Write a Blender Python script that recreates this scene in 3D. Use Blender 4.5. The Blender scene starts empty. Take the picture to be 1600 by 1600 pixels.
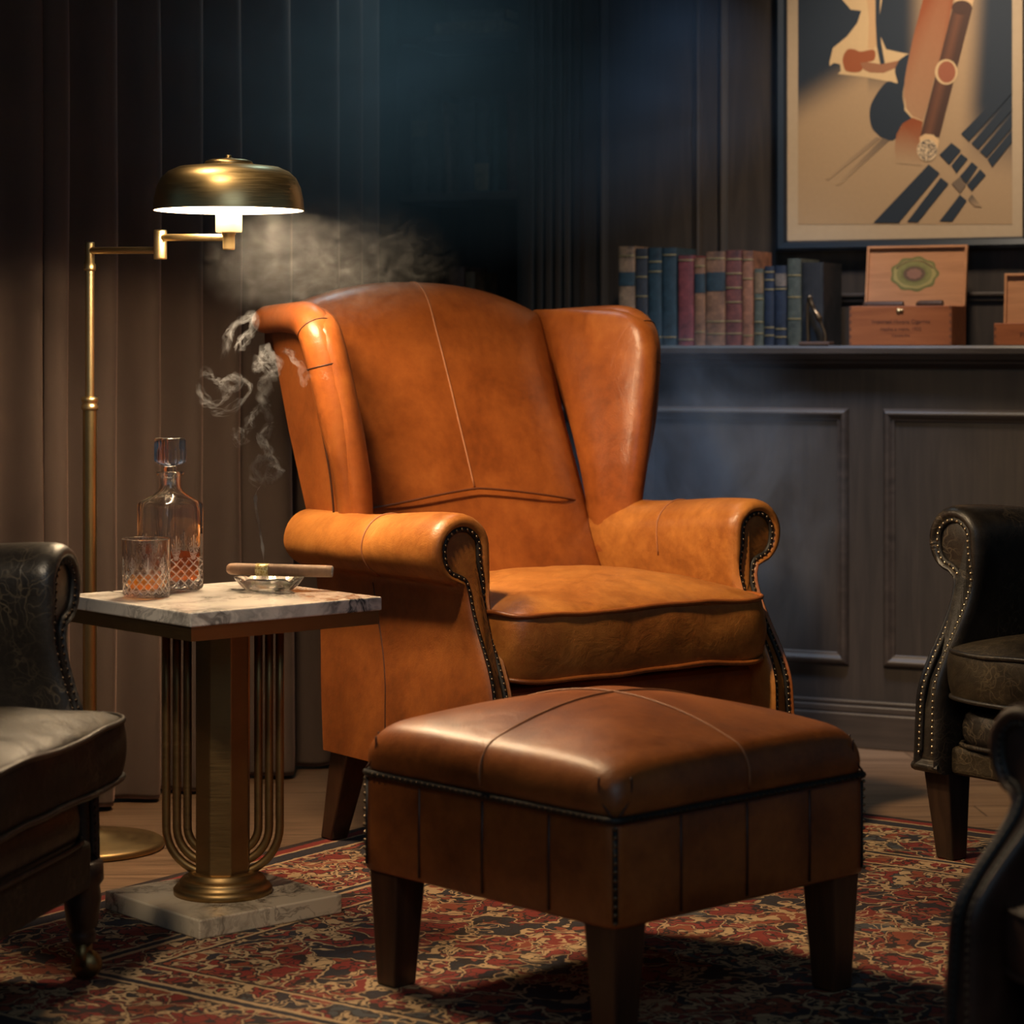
import bpy, math, random
from mathutils import Vector, Matrix, noise as mnoise
PI = math.pi
S = bpy.context.scene
COL = S.collection
random.seed(7)

# ------------------------------------------------------------------ camera, world, lights, exposure
CZ = 1.095                                  # camera height
cam_d = bpy.data.cameras.new('camera')
cam = bpy.data.objects.new('camera', cam_d); COL.objects.link(cam)
cam.location = (0, 0, CZ); cam.rotation_euler = (PI/2, 0, 0)
cam_d.sensor_width = 36; cam_d.lens = 85.5
cam_d.shift_y = -260/1600
cam_d.clip_start = 0.05; cam_d.clip_end = 60
cam_d.dof.use_dof = True; cam_d.dof.focus_distance = 4.9; cam_d.dof.aperture_fstop = 4.2
S.camera = cam

W = bpy.data.worlds.new('dim_room'); S.world = W; W.use_nodes = True
W.node_tree.nodes['Background'].inputs[0].default_value = (0.20, 0.36, 0.48, 1)
W.node_tree.nodes['Background'].inputs[1].default_value = 0.11

def look(o, to):
    o.rotation_euler = (Vector(to) - o.location).to_track_quat('-Z', 'Y').to_euler()
def area(name, loc, to, size, power, col, sy=None):
    d = bpy.data.lights.new(name, 'AREA'); d.energy = power; d.color = col; d.size = size
    if sy: d.shape = 'RECTANGLE'; d.size_y = sy
    o = bpy.data.objects.new(name, d); COL.objects.link(o); o.location = loc; look(o, to); return o
def spot(name, loc, to, power, col, ang, blend=.6, rad=.08):
    d = bpy.data.lights.new(name, 'SPOT'); d.energy = power; d.color = col; d.spot_size = math.radians(ang)
    d.spot_blend = blend; d.shadow_soft_size = rad
    o = bpy.data.objects.new(name, d); COL.objects.link(o); o.location = loc; look(o, to); return o
WARM = (1.0, 0.66, 0.33); AMBER = (1.0, 0.55, 0.22); COOL = (0.30, 0.55, 1.0)
spot('ceiling_downlight_armchair', (-.75, 3.90, 2.80), (0.36, 5.42, 0.82), 430, (1, .72, .42), 40, 1.0, .12)
spot('ceiling_downlight_ottoman', (-.95, 4.95, 2.75), (0.26, 4.02, 0.42), 230, (1, .72, .42), 42, .9, .16)  # extra spot added to lift the ottoman top, outside the armchair cone
spot('ceiling_downlight_picture', (0.95, 5.75, 2.80), (1.18, 6.82, 1.34), 125, (1, .81, .60), 70, .9, .12)  # unseen fill put in to brighten the books and poster
spot('cool_ceiling_spot', (0.58, 5.75, 2.80), (0.58, 6.70, 0.66), 170, (.38, .60, 1.0), 42, 1.0, .12)  # invented cool light, tints the haze and wainscot beside the armchair
spot('cool_ceiling_spot_bookcase', (-.38, 6.40, 2.86), (-.48, 6.28, 1.5), 46, (.42, .72, .86), 108, 1.0, .15)  # teal light added so the haze before the bookcase shows
spot('ceiling_downlight_rug', (-.9, 2.2, 2.75), (-.60, 4.50, 0.05), 230, (1, .80, .56), 20, 1.0, .15)  # made-up warm fill for the marble table base and nearby rug
area('room_fill', (0.3, 1.2, 2.7), (0.3, 6.0, 0.8), 2.0, 17, (0.62, 0.82, 1.0))
S.view_settings.view_transform = 'Standard'; S.view_settings.look = 'None'
S.view_settings.gamma = 1; S.view_settings.use_curve_mapping = False
S.view_settings.exposure = 0.0

# ------------------------------------------------------------------ geometry helpers
class G:
    """collects verts / faces / material slots for ONE mesh object"""
    def __init__(s): s.v = []; s.f = []; s.m = []; s.xf = None
    def add(s, vs, fs, mi=0):
        b = len(s.v)
        s.v += [tuple(s.xf @ Vector(p)) if s.xf else tuple(p) for p in vs]
        s.f += [tuple(i+b for i in f) for f in fs]; s.m += [mi]*len(fs)
    def box(s, x0, x1, y0, y1, z0, z1, mi=0):
        vs = [(x, y, z) for z in (z0, z1) for y in (y0, y1) for x in (x0, x1)]
        s.add(vs, [(0,2,3,1),(4,5,7,6),(0,1,5,4),(2,6,7,3),(0,4,6,2),(1,3,7,5)], mi)
    def loft(s, secs, mi=0, c0=True, c1=True, closed=True):
        n = len(secs[0]); vs = [p for q in secs for p in q]; fs = []
        for i in range(len(secs)-1):
            for j in range(n if closed else n-1):
                k = (j+1) % n
                fs.append((i*n+j, i*n+k, (i+1)*n+k, (i+1)*n+j))
        if c0 and closed: fs.append(tuple(range(n-1, -1, -1)))
        if c1 and closed: fs.append(tuple((len(secs)-1)*n+j for j in range(n)))
        s.add(vs, fs, mi)
    def lathe(s, prof, seg=48, mi=0, cx=0, cy=0):
        secs = [[(cx+r*math.cos(2*PI*j/seg), cy+r*math.sin(2*PI*j/seg), z) for j in range(seg)] for r, z in prof]
        s.loft(secs, mi)
    def tube(s, pts, r, seg=10, mi=0, closed=False, flat=None):
        pts = [Vector(p) for p in pts]; n = len(pts)
        rs = r if isinstance(r, (list, tuple)) else [r]*n
        t0 = (pts[1]-pts[0]).normalized()
        up = Vector((0,0,1)) if abs(t0.z) < .9 else Vector((1,0,0))
        nn = (up - t0*up.dot(t0)).normalized(); secs = []
        for i in range(n):
            if closed: t = pts[(i+1) % n]-pts[i-1]
            else: t = pts[min(i+1, n-1)]-pts[max(i-1, 0)]
            if t.length < 1e-9: t = t0.copy()
            t.normalize(); nn = nn - t*nn.dot(t)
            if nn.length < 1e-6: nn = t.orthogonal()
            nn.normalize(); b = t.cross(nn)
            fl = flat if flat else 1
            secs.append([tuple(pts[i]+(nn*math.cos(2*PI*j/seg)+b*math.sin(2*PI*j/seg)*fl)*rs[i]) for j in range(seg)])
        if closed: secs.append(secs[0]); s.loft(secs, mi, False, False)
        else: s.loft(secs, mi)
    def ball(s, c, r, seg=8, ring=5, mi=0, sq=(1,1,1)):
        secs = []
        for i in range(ring+1):
            a = -PI/2+PI*i/ring; rr = max(math.cos(a), .02)*r
            secs.append([(c[0]+rr*math.cos(2*PI*j/seg)*sq[0], c[1]+rr*math.sin(2*PI*j/seg)*sq[1], c[2]+math.sin(a)*r*sq[2]) for j in range(seg)])
        s.loft(secs, mi)
    def obj(s, name, mats, parent=None, smooth=True, bevel=0, sub=0, seg=2, sharp=None, disp=None):
        me = bpy.data.meshes.new(name); me.from_pydata(s.v, [], s.f)
        for m in (mats if isinstance(mats, (list, tuple)) else [mats]): me.materials.append(m)
        me.polygons.foreach_set('material_index', s.m)
        me.polygons.foreach_set('use_smooth', [smooth]*len(s.f))
        me.validate(); me.update()
        import bmesh
        bm = bmesh.new(); bm.from_mesh(me); bmesh.ops.recalc_face_normals(bm, faces=bm.faces)
        if sharp:
            for e in bm.edges:
                if len(e.link_faces) == 2 and e.calc_face_angle(0) > math.radians(sharp): e.smooth = False
        bm.to_mesh(me); bm.free()
        o = bpy.data.objects.new(name, me); COL.objects.link(o)
        if parent: o.parent = parent
        if bevel:
            b = o.modifiers.new('bevel', 'BEVEL'); b.width = bevel; b.segments = seg; b.limit_method = 'ANGLE'; b.angle_limit = math.radians(40)
            b.harden_normals = False
        if sub:
            q = o.modifiers.new('sub', 'SUBSURF'); q.levels = sub; q.render_levels = sub
        return o

def thing(name, label, cat, loc=(0,0,0), rz=0, group=None):
    o = bpy.data.objects.new(name, None); COL.objects.link(o)
    o.empty_display_size = .1; o.location = loc; o.rotation_euler = (0, 0, rz)
    return tag(o, label, cat, group)
def tag(o, label, cat, group=None, kind=None):
    o['label'] = label; o['category'] = cat
    if group: o['group'] = group
    if kind: o['kind'] = kind
    return o
def struct(o, label=None):
    o['kind'] = 'structure'
    if label: o['label'] = label; o['category'] = o.name.split('_')[0]
    return o
def R(d): return math.radians(d)
def sm(a, b, x):
    if a == b: return 0. if x < a else 1.
    t = max(0., min(1., (x-a)/(b-a))); return t*t*(3-2*t)
def lerp(a, b, t): return a+(b-a)*t
def interp(tab, x):
    if x <= tab[0][0]: return tab[0][1]
    for (a, p), (b, q) in zip(tab, tab[1:]):
        if x <= b:
            t = (x-a)/(b-a)
            return tuple(lerp(i, j, t) for i, j in zip(p, q)) if isinstance(p, tuple) else lerp(p, q, t)
    return tab[-1][1]
def catmull(pts, n, closed=False):
    """n evenly spaced samples along a smooth curve through pts"""
    P = [Vector(p) for p in pts]; m = len(P); out = []
    segs = m if closed else m-1
    for i in range(segs):
        if closed: a, b, c, d = P[i-1], P[i], P[(i+1) % m], P[(i+2) % m]
        else: a, b, c, d = P[max(i-1, 0)], P[i], P[i+1], P[min(i+2, m-1)]
        for k in range(16):
            t = k/16
            out.append(.5*((2*b)+(c-a)*t+(2*a-5*b+4*c-d)*t*t+(3*b-a-3*c+d)*t**3))
    out.append(P[0].copy() if closed else P[-1].copy())
    L = [0]
    for i in range(1, len(out)): L.append(L[-1]+(out[i]-out[i-1]).length)
    res = []; j = 0; cnt = n if closed else n-1
    for k in range(n):
        d = L[-1]*k/cnt
        while j < len(L)-2 and L[j+1] < d: j += 1
        t = (d-L[j])/max(L[j+1]-L[j], 1e-9); res.append(out[j].lerp(out[j+1], t))
    return res
def insf(z): return lerp(.70, 1.15, sm(.58, .66, z))
def offset2(loop, d, closed=True, fz=False):
    """inset a counter-clockwise 2D loop by d (to its left)"""
    n = len(loop); out = []
    for i in range(n):
        a = loop[(i-1) % n] if closed or i > 0 else loop[i]
        b = loop[(i+1) % n] if closed or i < n-1 else loop[i]
        tx, ty = b[0]-a[0], b[1]-a[1]; l = math.hypot(tx, ty) or 1
        q = d*(insf(loop[i][1]) if fz else 1); out.append((loop[i][0]-ty/l*q, loop[i][1]+tx/l*q))
    return out

# ------------------------------------------------------------------ materials
class N:
    def __init__(s, name):
        s.mat = bpy.data.materials.new(name); s.mat.use_nodes = True; s.nt = s.mat.node_tree
        s.b = s.nt.nodes['Principled BSDF']; s.out = s.nt.nodes['Material Output']
        s.tc = s.nt.nodes.new('ShaderNodeTexCoord')
    def n(s, t, **kw):
        x = s.nt.nodes.new('ShaderNode'+t)
        for k, v in kw.items(): setattr(x, k, v)
        return x
    def l(s, a, b): s.nt.links.new(a, b)
    def set(s, **kw):
        for k, v in kw.items():
            s.b.inputs[k.replace('_', ' ')].default_value = v
        return s
    def coord(s, scale=(1,1,1), rot=(0,0,0), src='Object'):
        m = s.n('Mapping'); m.inputs['Scale'].default_value = scale; m.inputs['Rotation'].default_value = rot
        s.l(s.tc.outputs[src], m.inputs[0]); return m.outputs[0]
    def noise(s, vec, scale, detail=4, rough=.55, dist=0):
        x = s.n('TexNoise'); x.inputs['Scale'].default_value = scale; x.inputs['Detail'].default_value = detail
        x.inputs['Roughness'].default_value = rough; x.inputs['Distortion'].default_value = dist
        if vec is not None: s.l(vec, x.inputs['Vector'])
        return x
    def voro(s, vec, scale, feature='F1', rnd=1):
        x = s.n('TexVoronoi', feature=feature); x.inputs['Scale'].default_value = scale; x.inputs['Randomness'].default_value = rnd
        s.l(vec, x.inputs['Vector']); return x
    def ramp(s, fac, stops, interp='LINEAR'):
        r = s.n('ValToRGB'); r.color_ramp.interpolation = interp; e = r.color_ramp.elements
        while len(e) < len(stops): e.new(.5)
        for q, (p, c) in zip(e, stops): q.position = p; q.color = (*c, 1) if len(c) == 3 else c
        s.l(fac, r.inputs[0]); return r.outputs[0]
    def math(s, op, a, b=None, c=None):
        x = s.n('Math', operation=op)
        for i, q in enumerate((a, b, c)):
            if q is None: continue
            if isinstance(q, (int, float)): x.inputs[i].default_value = q
            else: s.l(q, x.inputs[i])
        return x.outputs[0]
    def mix(s, fac, a, b, mode='MIX'):
        x = s.n('Mix', data_type='RGBA', blend_type=mode)
        for i, q in ((0, fac), (6, a), (7, b)):
            if isinstance(q, (int, float)): x.inputs[i].default_value = q
            elif isinstance(q, tuple): x.inputs[i].default_value = (*q, 1) if len(q) == 3 else q
            else: s.l(q, x.inputs[i])
        return x.outputs[2]
    def bump(s, h, strength, dist, nrm=None):
        x = s.n('Bump'); x.inputs['Strength'].default_value = strength; x.inputs['Distance'].default_value = dist
        s.l(h, x.inputs['Height'])
        if nrm is not None: s.l(nrm, x.inputs['Normal'])
        return x.outputs[0]
    def base(s, c): s.l(c, s.b.inputs['Base Color'])
    def rough(s, c): s.l(c, s.b.inputs['Roughness'])
    def nrm(s, c): s.l(c, s.b.inputs['Normal'])

def leather(name, cols, rough=(.34, .5), scratch=None, wr=1.0, spec=.5):
    k = N(name); v = k.coord()
    big = k.noise(v, 5.5, 6, .6, .4); fine = k.noise(v, 42, 5, .7)
    f = k.math('MULTIPLY_ADD', fine.outputs[0], .30, k.math('MULTIPLY', big.outputs[0], .75))
    c = k.ramp(f, cols)
    grain = k.voro(v, 420); wrn = k.noise(k.coord((1, 1, 1)), 17, 4, .6, 1.2)
    h = k.math('ADD', k.math('MULTIPLY', grain.outputs['Distance'], .12), k.math('MULTIPLY', wrn.outputs[0], .9*wr))
    if scratch:
        w = k.noise(v, 9, 3); vv = k.mix(.09, v, w.outputs['Color'], 'LINEAR_LIGHT')
        e = k.voro(vv, 17, 'DISTANCE_TO_EDGE'); e2 = k.voro(vv, 34, 'DISTANCE_TO_EDGE')
        m1 = k.ramp(e.outputs[0], [(0, (1,1,1)), (.035, (0,0,0))]); m2 = k.ramp(e2.outputs[0], [(0, (.7,.7,.7)), (.05, (0,0,0))])
        gate = k.ramp(k.noise(v, 6.5, 3).outputs[0], [(.45, (0,0,0)), (.66, (1,1,1))])
        mm = k.math('MULTIPLY', k.math('MAXIMUM', m1, m2), gate)
        c = k.mix(k.math('MULTIPLY', mm, .55), c, scratch)
        h = k.math('SUBTRACT', h, k.math('MULTIPLY', mm, .25))
    k.set(Specular_IOR_Level=spec)
    k.base(c); k.rough(k.ramp(big.outputs[0], [(.3, (rough[0],)*3), (.7, (rough[1],)*3)]))
    k.nrm(k.bump(h, .35, .004))
    return k.mat
TAN = leather('tan_leather', [(.28, (.125,.030,.008)), (.46, (.23,.060,.012)), (.60, (.315,.088,.017)), (.78, (.41,.135,.027))], (.28, .40))
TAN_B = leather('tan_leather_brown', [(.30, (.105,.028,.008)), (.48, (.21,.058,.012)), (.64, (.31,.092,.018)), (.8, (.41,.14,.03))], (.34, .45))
DARK = leather('black_distressed_leather', [(.3, (.006,.005,.005)), (.5, (.014,.011,.009)), (.7, (.032,.025,.018)), (.85, (.06,.045,.03))], (.30, .50), (.16,.12,.075))
DARK_O = leather('olive_distressed_leather', [(.3, (.008,.0065,.005)), (.48, (.019,.014,.009)), (.65, (.042,.030,.016)), (.82, (.075,.052,.026))], (.42, .62), (.14,.10,.055), 2.2, .26)
BROWN = leather('dark_brown_leather', [(.3, (.016,.007,.004)), (.55, (.04,.016,.009)), (.8, (.07,.03,.017))], (.42, .55))

def simple(name, col, rough=.5, metal=0, var=.25, scale=30, **kw):
    k = N(name); v = k.coord(); n = k.noise(v, scale, 4)
    k.base(k.mix(n.outputs[0], tuple(c*(1-var) for c in col), tuple(min(c*(1+var), 1) for c in col)))
    k.set(Roughness=rough, Metallic=metal, **kw); return k.mat
TAN_S = leather('tan_leather_worn', [(.28, (.14,.040,.009)), (.46, (.28,.093,.018)), (.60, (.40,.150,.030)), (.78, (.50,.22,.055))], (.32, .46), wr=1.6)
SEAM = simple('seam_thread', (.29,.105,.036), .55)
SEAM_B = simple('brown_seam', (.11,.032,.011), .5)
SEAM_D = simple('dark_seam', (.05,.014,.006), .55)
NAILBAND = simple('nail_band', (.010,.007,.005), .6)
NAIL = simple('antique_nail', (.22,.16,.10), .34, 1.0)
NAIL_D = simple('dark_nail', (.06,.04,.025), .4, 1.0)
NAIL_B = simple('brass_nail_bright', (.62,.50,.32), .28, 1.0)
def brass_mat(name, c1, c2, r1, r2, stretch=(3,3,80)):
    k = N(name); v = k.coord(stretch); n = k.noise(v, 6, 5); p = k.noise(k.coord(), 9, 4)
    k.base(k.mix(p.outputs[0], c1, c2)); k.rough(k.ramp(n.outputs[0], [(.3, (r1,)*3), (.7, (r2,)*3)]))
    k.set(Metallic=1.0); return k.mat
BRASS = brass_mat('brushed_brass', (.66,.48,.22), (.78,.59,.31), .30, .42)
BRASS_D = brass_mat('aged_bronze_brass', (.22,.135,.055), (.36,.225,.09), .38, .52)
BRASS_M = brass_mat('satin_brass', (.44,.30,.12), (.56,.40,.18), .28, .40)
WHITE_IN = simple('lamp_inner_white', (.9,.86,.78), .6)

def wood(name, c1, c2, c3, rough=.4, axis='z', scale=1):
    k = N(name); st = {'z': (14,14,1.1), 'x': (1.1,14,14), 'y': (14,1.1,14)}[axis]
    v = k.coord(tuple(q*scale for q in st)); n = k.noise(v, 3.2, 7, .62, .8); f = k.noise(k.coord(), 2.2, 3)
    f2 = k.math('MULTIPLY_ADD', f.outputs[0], .35, k.math('MULTIPLY', n.outputs[0], .68))
    k.base(k.ramp(f2, [(.32, c1), (.52, c2), (.72, c3)])); k.set(Roughness=rough)
    k.nrm(k.bump(n.outputs[0], .15, .002)); return k.mat
WALLWOOD = wood('dark_panel_wood', (.021,.016,.0135), (.036,.027,.022), (.056,.041,.032), .5, 'z', .8)
WALLWOOD_H = wood('dark_panel_wood_horizontal', (.028,.021,.017), (.05,.037,.030), (.078,.056,.043), .42, 'x', .8)
LEGWOOD = wood('dark_leg_wood', (.012,.006,.004), (.028,.014,.008), (.05,.026,.014), .38)
LEGTAN = wood('brown_leg_wood', (.022,.009,.005), (.05,.020,.009), (.085,.034,.014), .36)
CEDAR = wood('cedar_box', (.22,.060,.018), (.34,.100,.030), (.43,.145,.045), .5, 'x')
CEDAR_L = wood('cedar_lid', (.34,.145,.06), (.45,.20,.085), (.52,.25,.115), .55, 'x')

def floor_mat():
    k = N('oak_plank_floor'); v = k.coord()
    b = k.n('TexBrick'); k.l(v, b.inputs['Vector'])
    b.inputs['Scale'].default_value = 1; b.inputs['Brick Width'].default_value = 1.4; b.inputs['Row Height'].default_value = .13
    b.inputs['Mortar Size'].default_value = .003; b.inputs['Color1'].default_value = (.3,.3,.3,1); b.inputs['Color2'].default_value = (.8,.8,.8,1)
    b.inputs['Mortar'].default_value = (0,0,0,1)
    n = k.noise(k.coord((1.2, 16, 1)), 3, 7, .6, .6)
    f = k.math('MULTIPLY_ADD', n.outputs[0], .7, k.math('MULTIPLY', b.outputs[0], .3))
    k.base(k.ramp(f, [(.25, (.04,.022,.012)), (.5, (.19,.11,.062)), (.75, (.32,.20,.115))]))
    k.set(Roughness=.38); k.nrm(k.bump(f, .2, .003)); return k.mat
FLOOR = floor_mat()

def marble(name, base, warm, vein, s=1):
    k = N(name); v = k.coord(); d = k.noise(v, 4*s, 5, .6)
    vv = k.mix(.16, v, d.outputs['Color'], 'LINEAR_LIGHT')
    n1 = k.noise(vv, 5*s, 6, .6, .5); n2 = k.noise(vv, 11*s, 5, .6, .9)
    a1 = k.math('ABSOLUTE', k.math('SUBTRACT', n1.outputs[0], .5)); a2 = k.math('ABSOLUTE', k.math('SUBTRACT', n2.outputs[0], .47))
    g = k.ramp(k.noise(v, 6*s, 3).outputs[0], [(.36, (0,0,0)), (.58, (1,1,1))])
    m1 = k.math('MULTIPLY', k.ramp(a1, [(0, (1,1,1)), (.025, (.35,.35,.35)), (.07, (0,0,0))]), g)
    m2 = k.math('MULTIPLY', k.ramp(a2, [(0, (.7,.7,.7)), (.03, (0,0,0))]), g)
    cl = k.mix(k.noise(v, 3*s, 4).outputs[0], base, warm)
    k.base(k.mix(k.math('MAXIMUM', m1, m2), cl, vein)); k.set(Roughness=.16); return k.mat
MARBLE = marble('veined_marble', (.88,.82,.74), (.76,.68,.58), (.035,.032,.035), .7)
MARBLE_B = marble('veined_marble_base', (.62,.52,.38), (.47,.39,.29), (.10,.08,.06), .8)

def velvet():
    k = N('brown_velvet'); v = k.coord((1,1,.25)); n = k.noise(v, 7, 5); w = k.noise(k.coord(), 220, 2)
    k.base(k.mix(n.outputs[0], (.050,.033,.025), (.092,.060,.046))); k.set(Roughness=.85, Sheen_Weight=.55, Sheen_Roughness=.4)
    k.b.inputs['Sheen Tint'].default_value = (.55,.32,.24,1)
    k.nrm(k.bump(w.outputs[0], .2, .001)); return k.mat
VELVET = velvet()

def glass(name, col=(1,1,1), rough=0, ior=1.5):
    k = N(name); k.set(Roughness=rough, Transmission_Weight=1.0, IOR=ior); k.b.inputs['Base Color'].default_value = (*col, 1); return k.mat
def crystal(name, clear):
    k = N(name); k.set(Roughness=0.0, Transmission_Weight=1.0, IOR=1.52); k.b.inputs['Base Color'].default_value = (1, .985, .96, 1)
    t = k.n('BsdfTransparent'); m = k.n('MixShader'); m.inputs[0].default_value = clear
    k.l(k.b.outputs[0], m.inputs[1]); k.l(t.outputs[0], m.inputs[2]); k.l(m.outputs[0], k.out.inputs['Surface']); return k.mat
GLASS = crystal('cut_crystal', .08)
def frost():
    k = N('cut_facets'); k.set(Roughness=.12, IOR=1.52); k.b.inputs['Base Color'].default_value = (.92,.88,.82,1); k.set(Transmission_Weight=.35, Specular_IOR_Level=1.0)
    t = k.n('BsdfTransparent'); m = k.n('MixShader'); m.inputs[0].default_value = .35
    k.l(k.b.outputs[0], m.inputs[1]); k.l(t.outputs[0], m.inputs[2]); k.l(m.outputs[0], k.out.inputs['Surface']); return k.mat
FACET = frost()
def spirit(name, tint, body, f):
    k = N(name); k.set(Roughness=.1); k.b.inputs['Base Color'].default_value = (*body, 1)
    t = k.n('BsdfTransparent'); t.inputs[0].default_value = (*tint, 1); tl = k.n('BsdfTranslucent'); tl.inputs[0].default_value = (*body, 1)
    m0 = k.n('MixShader'); m0.inputs[0].default_value = .6; k.l(k.b.outputs[0], m0.inputs[1]); k.l(tl.outputs[0], m0.inputs[2])
    m = k.n('MixShader'); m.inputs[0].default_value = f; k.l(m0.outputs[0], m.inputs[1]); k.l(t.outputs[0], m.inputs[2]); k.l(m.outputs[0], k.out.inputs['Surface']); return k.mat
WHISKY = spirit('amber_whisky', (.86,.42,.11), (.80,.30,.035), .74)
WHISKY_P = spirit('pale_amber_whisky', (.95,.62,.22), (.85,.42,.07), .72)

def rug_mat():
    k = N('persian_rug_pile'); v = k.coord()
    w = k.noise(v, 7, 3, .5); vv = k.mix(.13, v, w.outputs['Color'], 'LINEAR_LIGHT')
    w2 = k.noise(v, 21, 2, .5); vv2 = k.mix(.045, vv, w2.outputs['Color'], 'LINEAR_LIGHT')
    cell = k.voro(vv2, 10); edge = k.voro(vv2, 10, 'DISTANCE_TO_EDGE'); cell2 = k.voro(vv2, 25)
    edge2 = k.voro(vv2, 25, 'DISTANCE_TO_EDGE')
    sep = k.n('SeparateColor'); k.l(cell.outputs['Color'], sep.inputs[0])
    sep2 = k.n('SeparateColor'); k.l(cell2.outputs['Color'], sep2.inputs[0])
    red, rust, navy, cream, blue, dk = (.22,.018,.011), (.25,.050,.018), (.012,.015,.024), (.50,.34,.18), (.050,.062,.072), (.014,.008,.007)
    pal = k.ramp(sep.outputs[0], [(0, red), (.36, rust), (.50, navy), (.66, red), (.84, blue), (.92, rust)], 'CONSTANT')
    pal2 = k.ramp(sep2.outputs[1], [(0, navy), (.20, red), (.42, cream), (.55, rust), (.74, dk), (.88, cream)], 'CONSTANT')
    c = k.mix(k.math('GREATER_THAN', sep2.outputs[0], .56), pal, pal2)
    def line(e, w0, w1): return k.ramp(e.outputs[0], [(0, (1,1,1)), (w0, (1,1,1)), (w1, (0,0,0))])
    c = k.mix(line(edge2, .045, .058), c, k.mix(k.math('GREATER_THAN', k.noise(v, 6, 2).outputs[0], .56), dk, cream))
    c = k.mix(line(edge, .060, .068), c, dk); c = k.mix(line(edge, .028, .034), c, cream)
    # border guard stripes, measured from the rug's edges (object space is centred)
    x = k.n('SeparateXYZ'); k.l(v, x.inputs[0])
    dx = k.math('SUBTRACT', RUG_HX, k.math('ABSOLUTE', x.outputs[0])); dy = k.math('SUBTRACT', RUG_HY, k.math('ABSOLUTE', x.outputs[1]))
    d = k.math('MINIMUM', dx, dy)
    wob = k.noise(v, 40, 2)
    d = k.math('MULTIPLY_ADD', k.math('SUBTRACT', wob.outputs[0], .5), .010, d)
    st = k.ramp(d, [(0, dk), (.020, red), (.05, cream), (.058, navy), (.10, cream), (.108, (0,0,0)), (.36, cream), (.369, navy), (.386, cream), (.395, (0,0,0)), (.47, cream), (.478, dk), (.488, (0,0,0))], 'CONSTANT')
    isb = k.ramp(d, [(0, (1,1,1)), (.108, (0,0,0)), (.36, (1,1,1)), (.395, (0,0,0)), (.47, (1,1,1)), (.488, (0,0,0))], 'CONSTANT')
    c = k.mix(isb, c, st)
    fade = k.noise(v, 3, 4); c = k.mix(k.math('MULTIPLY', fade.outputs[0], .22), c, (.10,.040,.025))
    p = k.noise(v, 260, 2)
    k.base(k.mix(.35, c, k.mix(p.outputs[0], (.3,.3,.3), (1,1,1)), 'MULTIPLY')); k.set(Roughness=.95)
    k.nrm(k.bump(p.outputs[0], .5, .004)); return k.mat
RUG_HX, RUG_HY = 1.75, 1.225
RUG = rug_mat()

# ------------------------------------------------------------------ room shell; wall frame: x along the wall, -y into the room
WA = R(-25); WC, WS = math.cos(-WA), math.sin(-WA)
def wl(px, py, y=0.):
    """photo measurement -> (along-wall, height) on the plane at local y"""
    k = (px-800)/3800
    s = (k*(7.08+WC*y)-WS*y)/(WC+WS*k); Y = 7.08-WS*s+WC*y
    return s, CZ+(540-py)*Y/3800
def wobj(g, name, mats, **kw):
    o = g.obj(name, mats, **kw); o.location = (0, 7.08, 0); o.rotation_euler = (0, 0, WA); return o
UP = .24                                    # the upper wall is set back behind the ledge
g = G(); g.box(-4, 4, 0, 9, -.06, 0); o = g.obj('floor', FLOOR, smooth=False); o.rotation_euler = (0, 0, R(3)); struct(o)
g = G(); g.box(-4, 4, 0, 9, 2.9, 2.96); struct(g.obj('ceiling', simple('ceiling_paint', (.03,.028,.027), .9), smooth=False))

def rect_mould(g, x0, x1, z0, z1, y, w=.035, t=.018):
    """mitred picture-frame moulding on the plane y, projecting to -y"""
    prof = [(0, 0), (.1*w, -t*.6), (.3*w, -t), (.55*w, -t*.75), (.7*w, -t*.35), (.9*w, -t*.5), (w, 0)]
    secs = []
    for sx, sz in ((x0, z0), (x1, z0), (x1, z1), (x0, z1), (x0, z0)):
        ix = 1 if sx == x0 else -1; iz = 1 if sz == z0 else -1
        secs.append([(sx+ix*p, y+q, sz+iz*p) for p, q in prof])
    for a, b in zip(secs, secs[1:]): g.loft([a, b], closed=False)

g = G(); g.box(-.72, 3.0, 0, .30, 0, 1.045); struct(wobj(g, 'wall_wainscot', WALLWOOD, smooth=False))
pz0, pz1 = wl(1340, 1040)[1], wl(1340, 638)[1]
xs = [(-.66, -.38), (-.30, .32), (wl(1004, 640)[0], wl(1327, 640)[0]), (wl(1380, 640)[0], wl(1380, 640)[0]+.63), (1.86, 2.5)]
for i, (a, b) in enumerate(xs):
    g = G(); rect_mould(g, a, b, pz0, pz1, 0.0005); struct(wobj(g, 'trim_%d' % (i+1), WALLWOOD_H))
g = G(); g.box(-.72, 3.0, -.03, 0.0, 0, .095); g.box(-.72, 3.0, -.022, 0, .095, .115); g.box(-.72, 3.0, -.012, 0, .115, .128)
struct(wobj(g, 'baseboard_back', WALLWOOD_H, smooth=False, bevel=.004))
# ledge (mantel shelf) along the wainscot
lp = [(-.055, 1.095), (-.060, 1.088), (-.060, 1.074), (-.052, 1.068), (-.046, 1.058), (-.034, 1.052), (-.030, 1.046), (-.016, 1.040), (0, 1.032), (.26, 1.032), (.26, 1.095)]
g = G(); g.loft([[(x, y, z) for y, z in lp] for x in (-.73, 3.0)])
struct(wobj(g, 'trim_ledge', WALLWOOD_H, smooth=False))
# upper wall with bookcase opening
bx0, bx1 = wl(612, 300, UP)[0], wl(818, 300, UP)[0]
g = G(); g.box(-2.6, bx0, UP, UP+.36, 0, 2.9); g.box(bx1, 3.0, UP, UP+.36, 1.0, 2.9); struct(wobj(g, 'wall_back', WALLWOOD, smooth=False))
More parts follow.
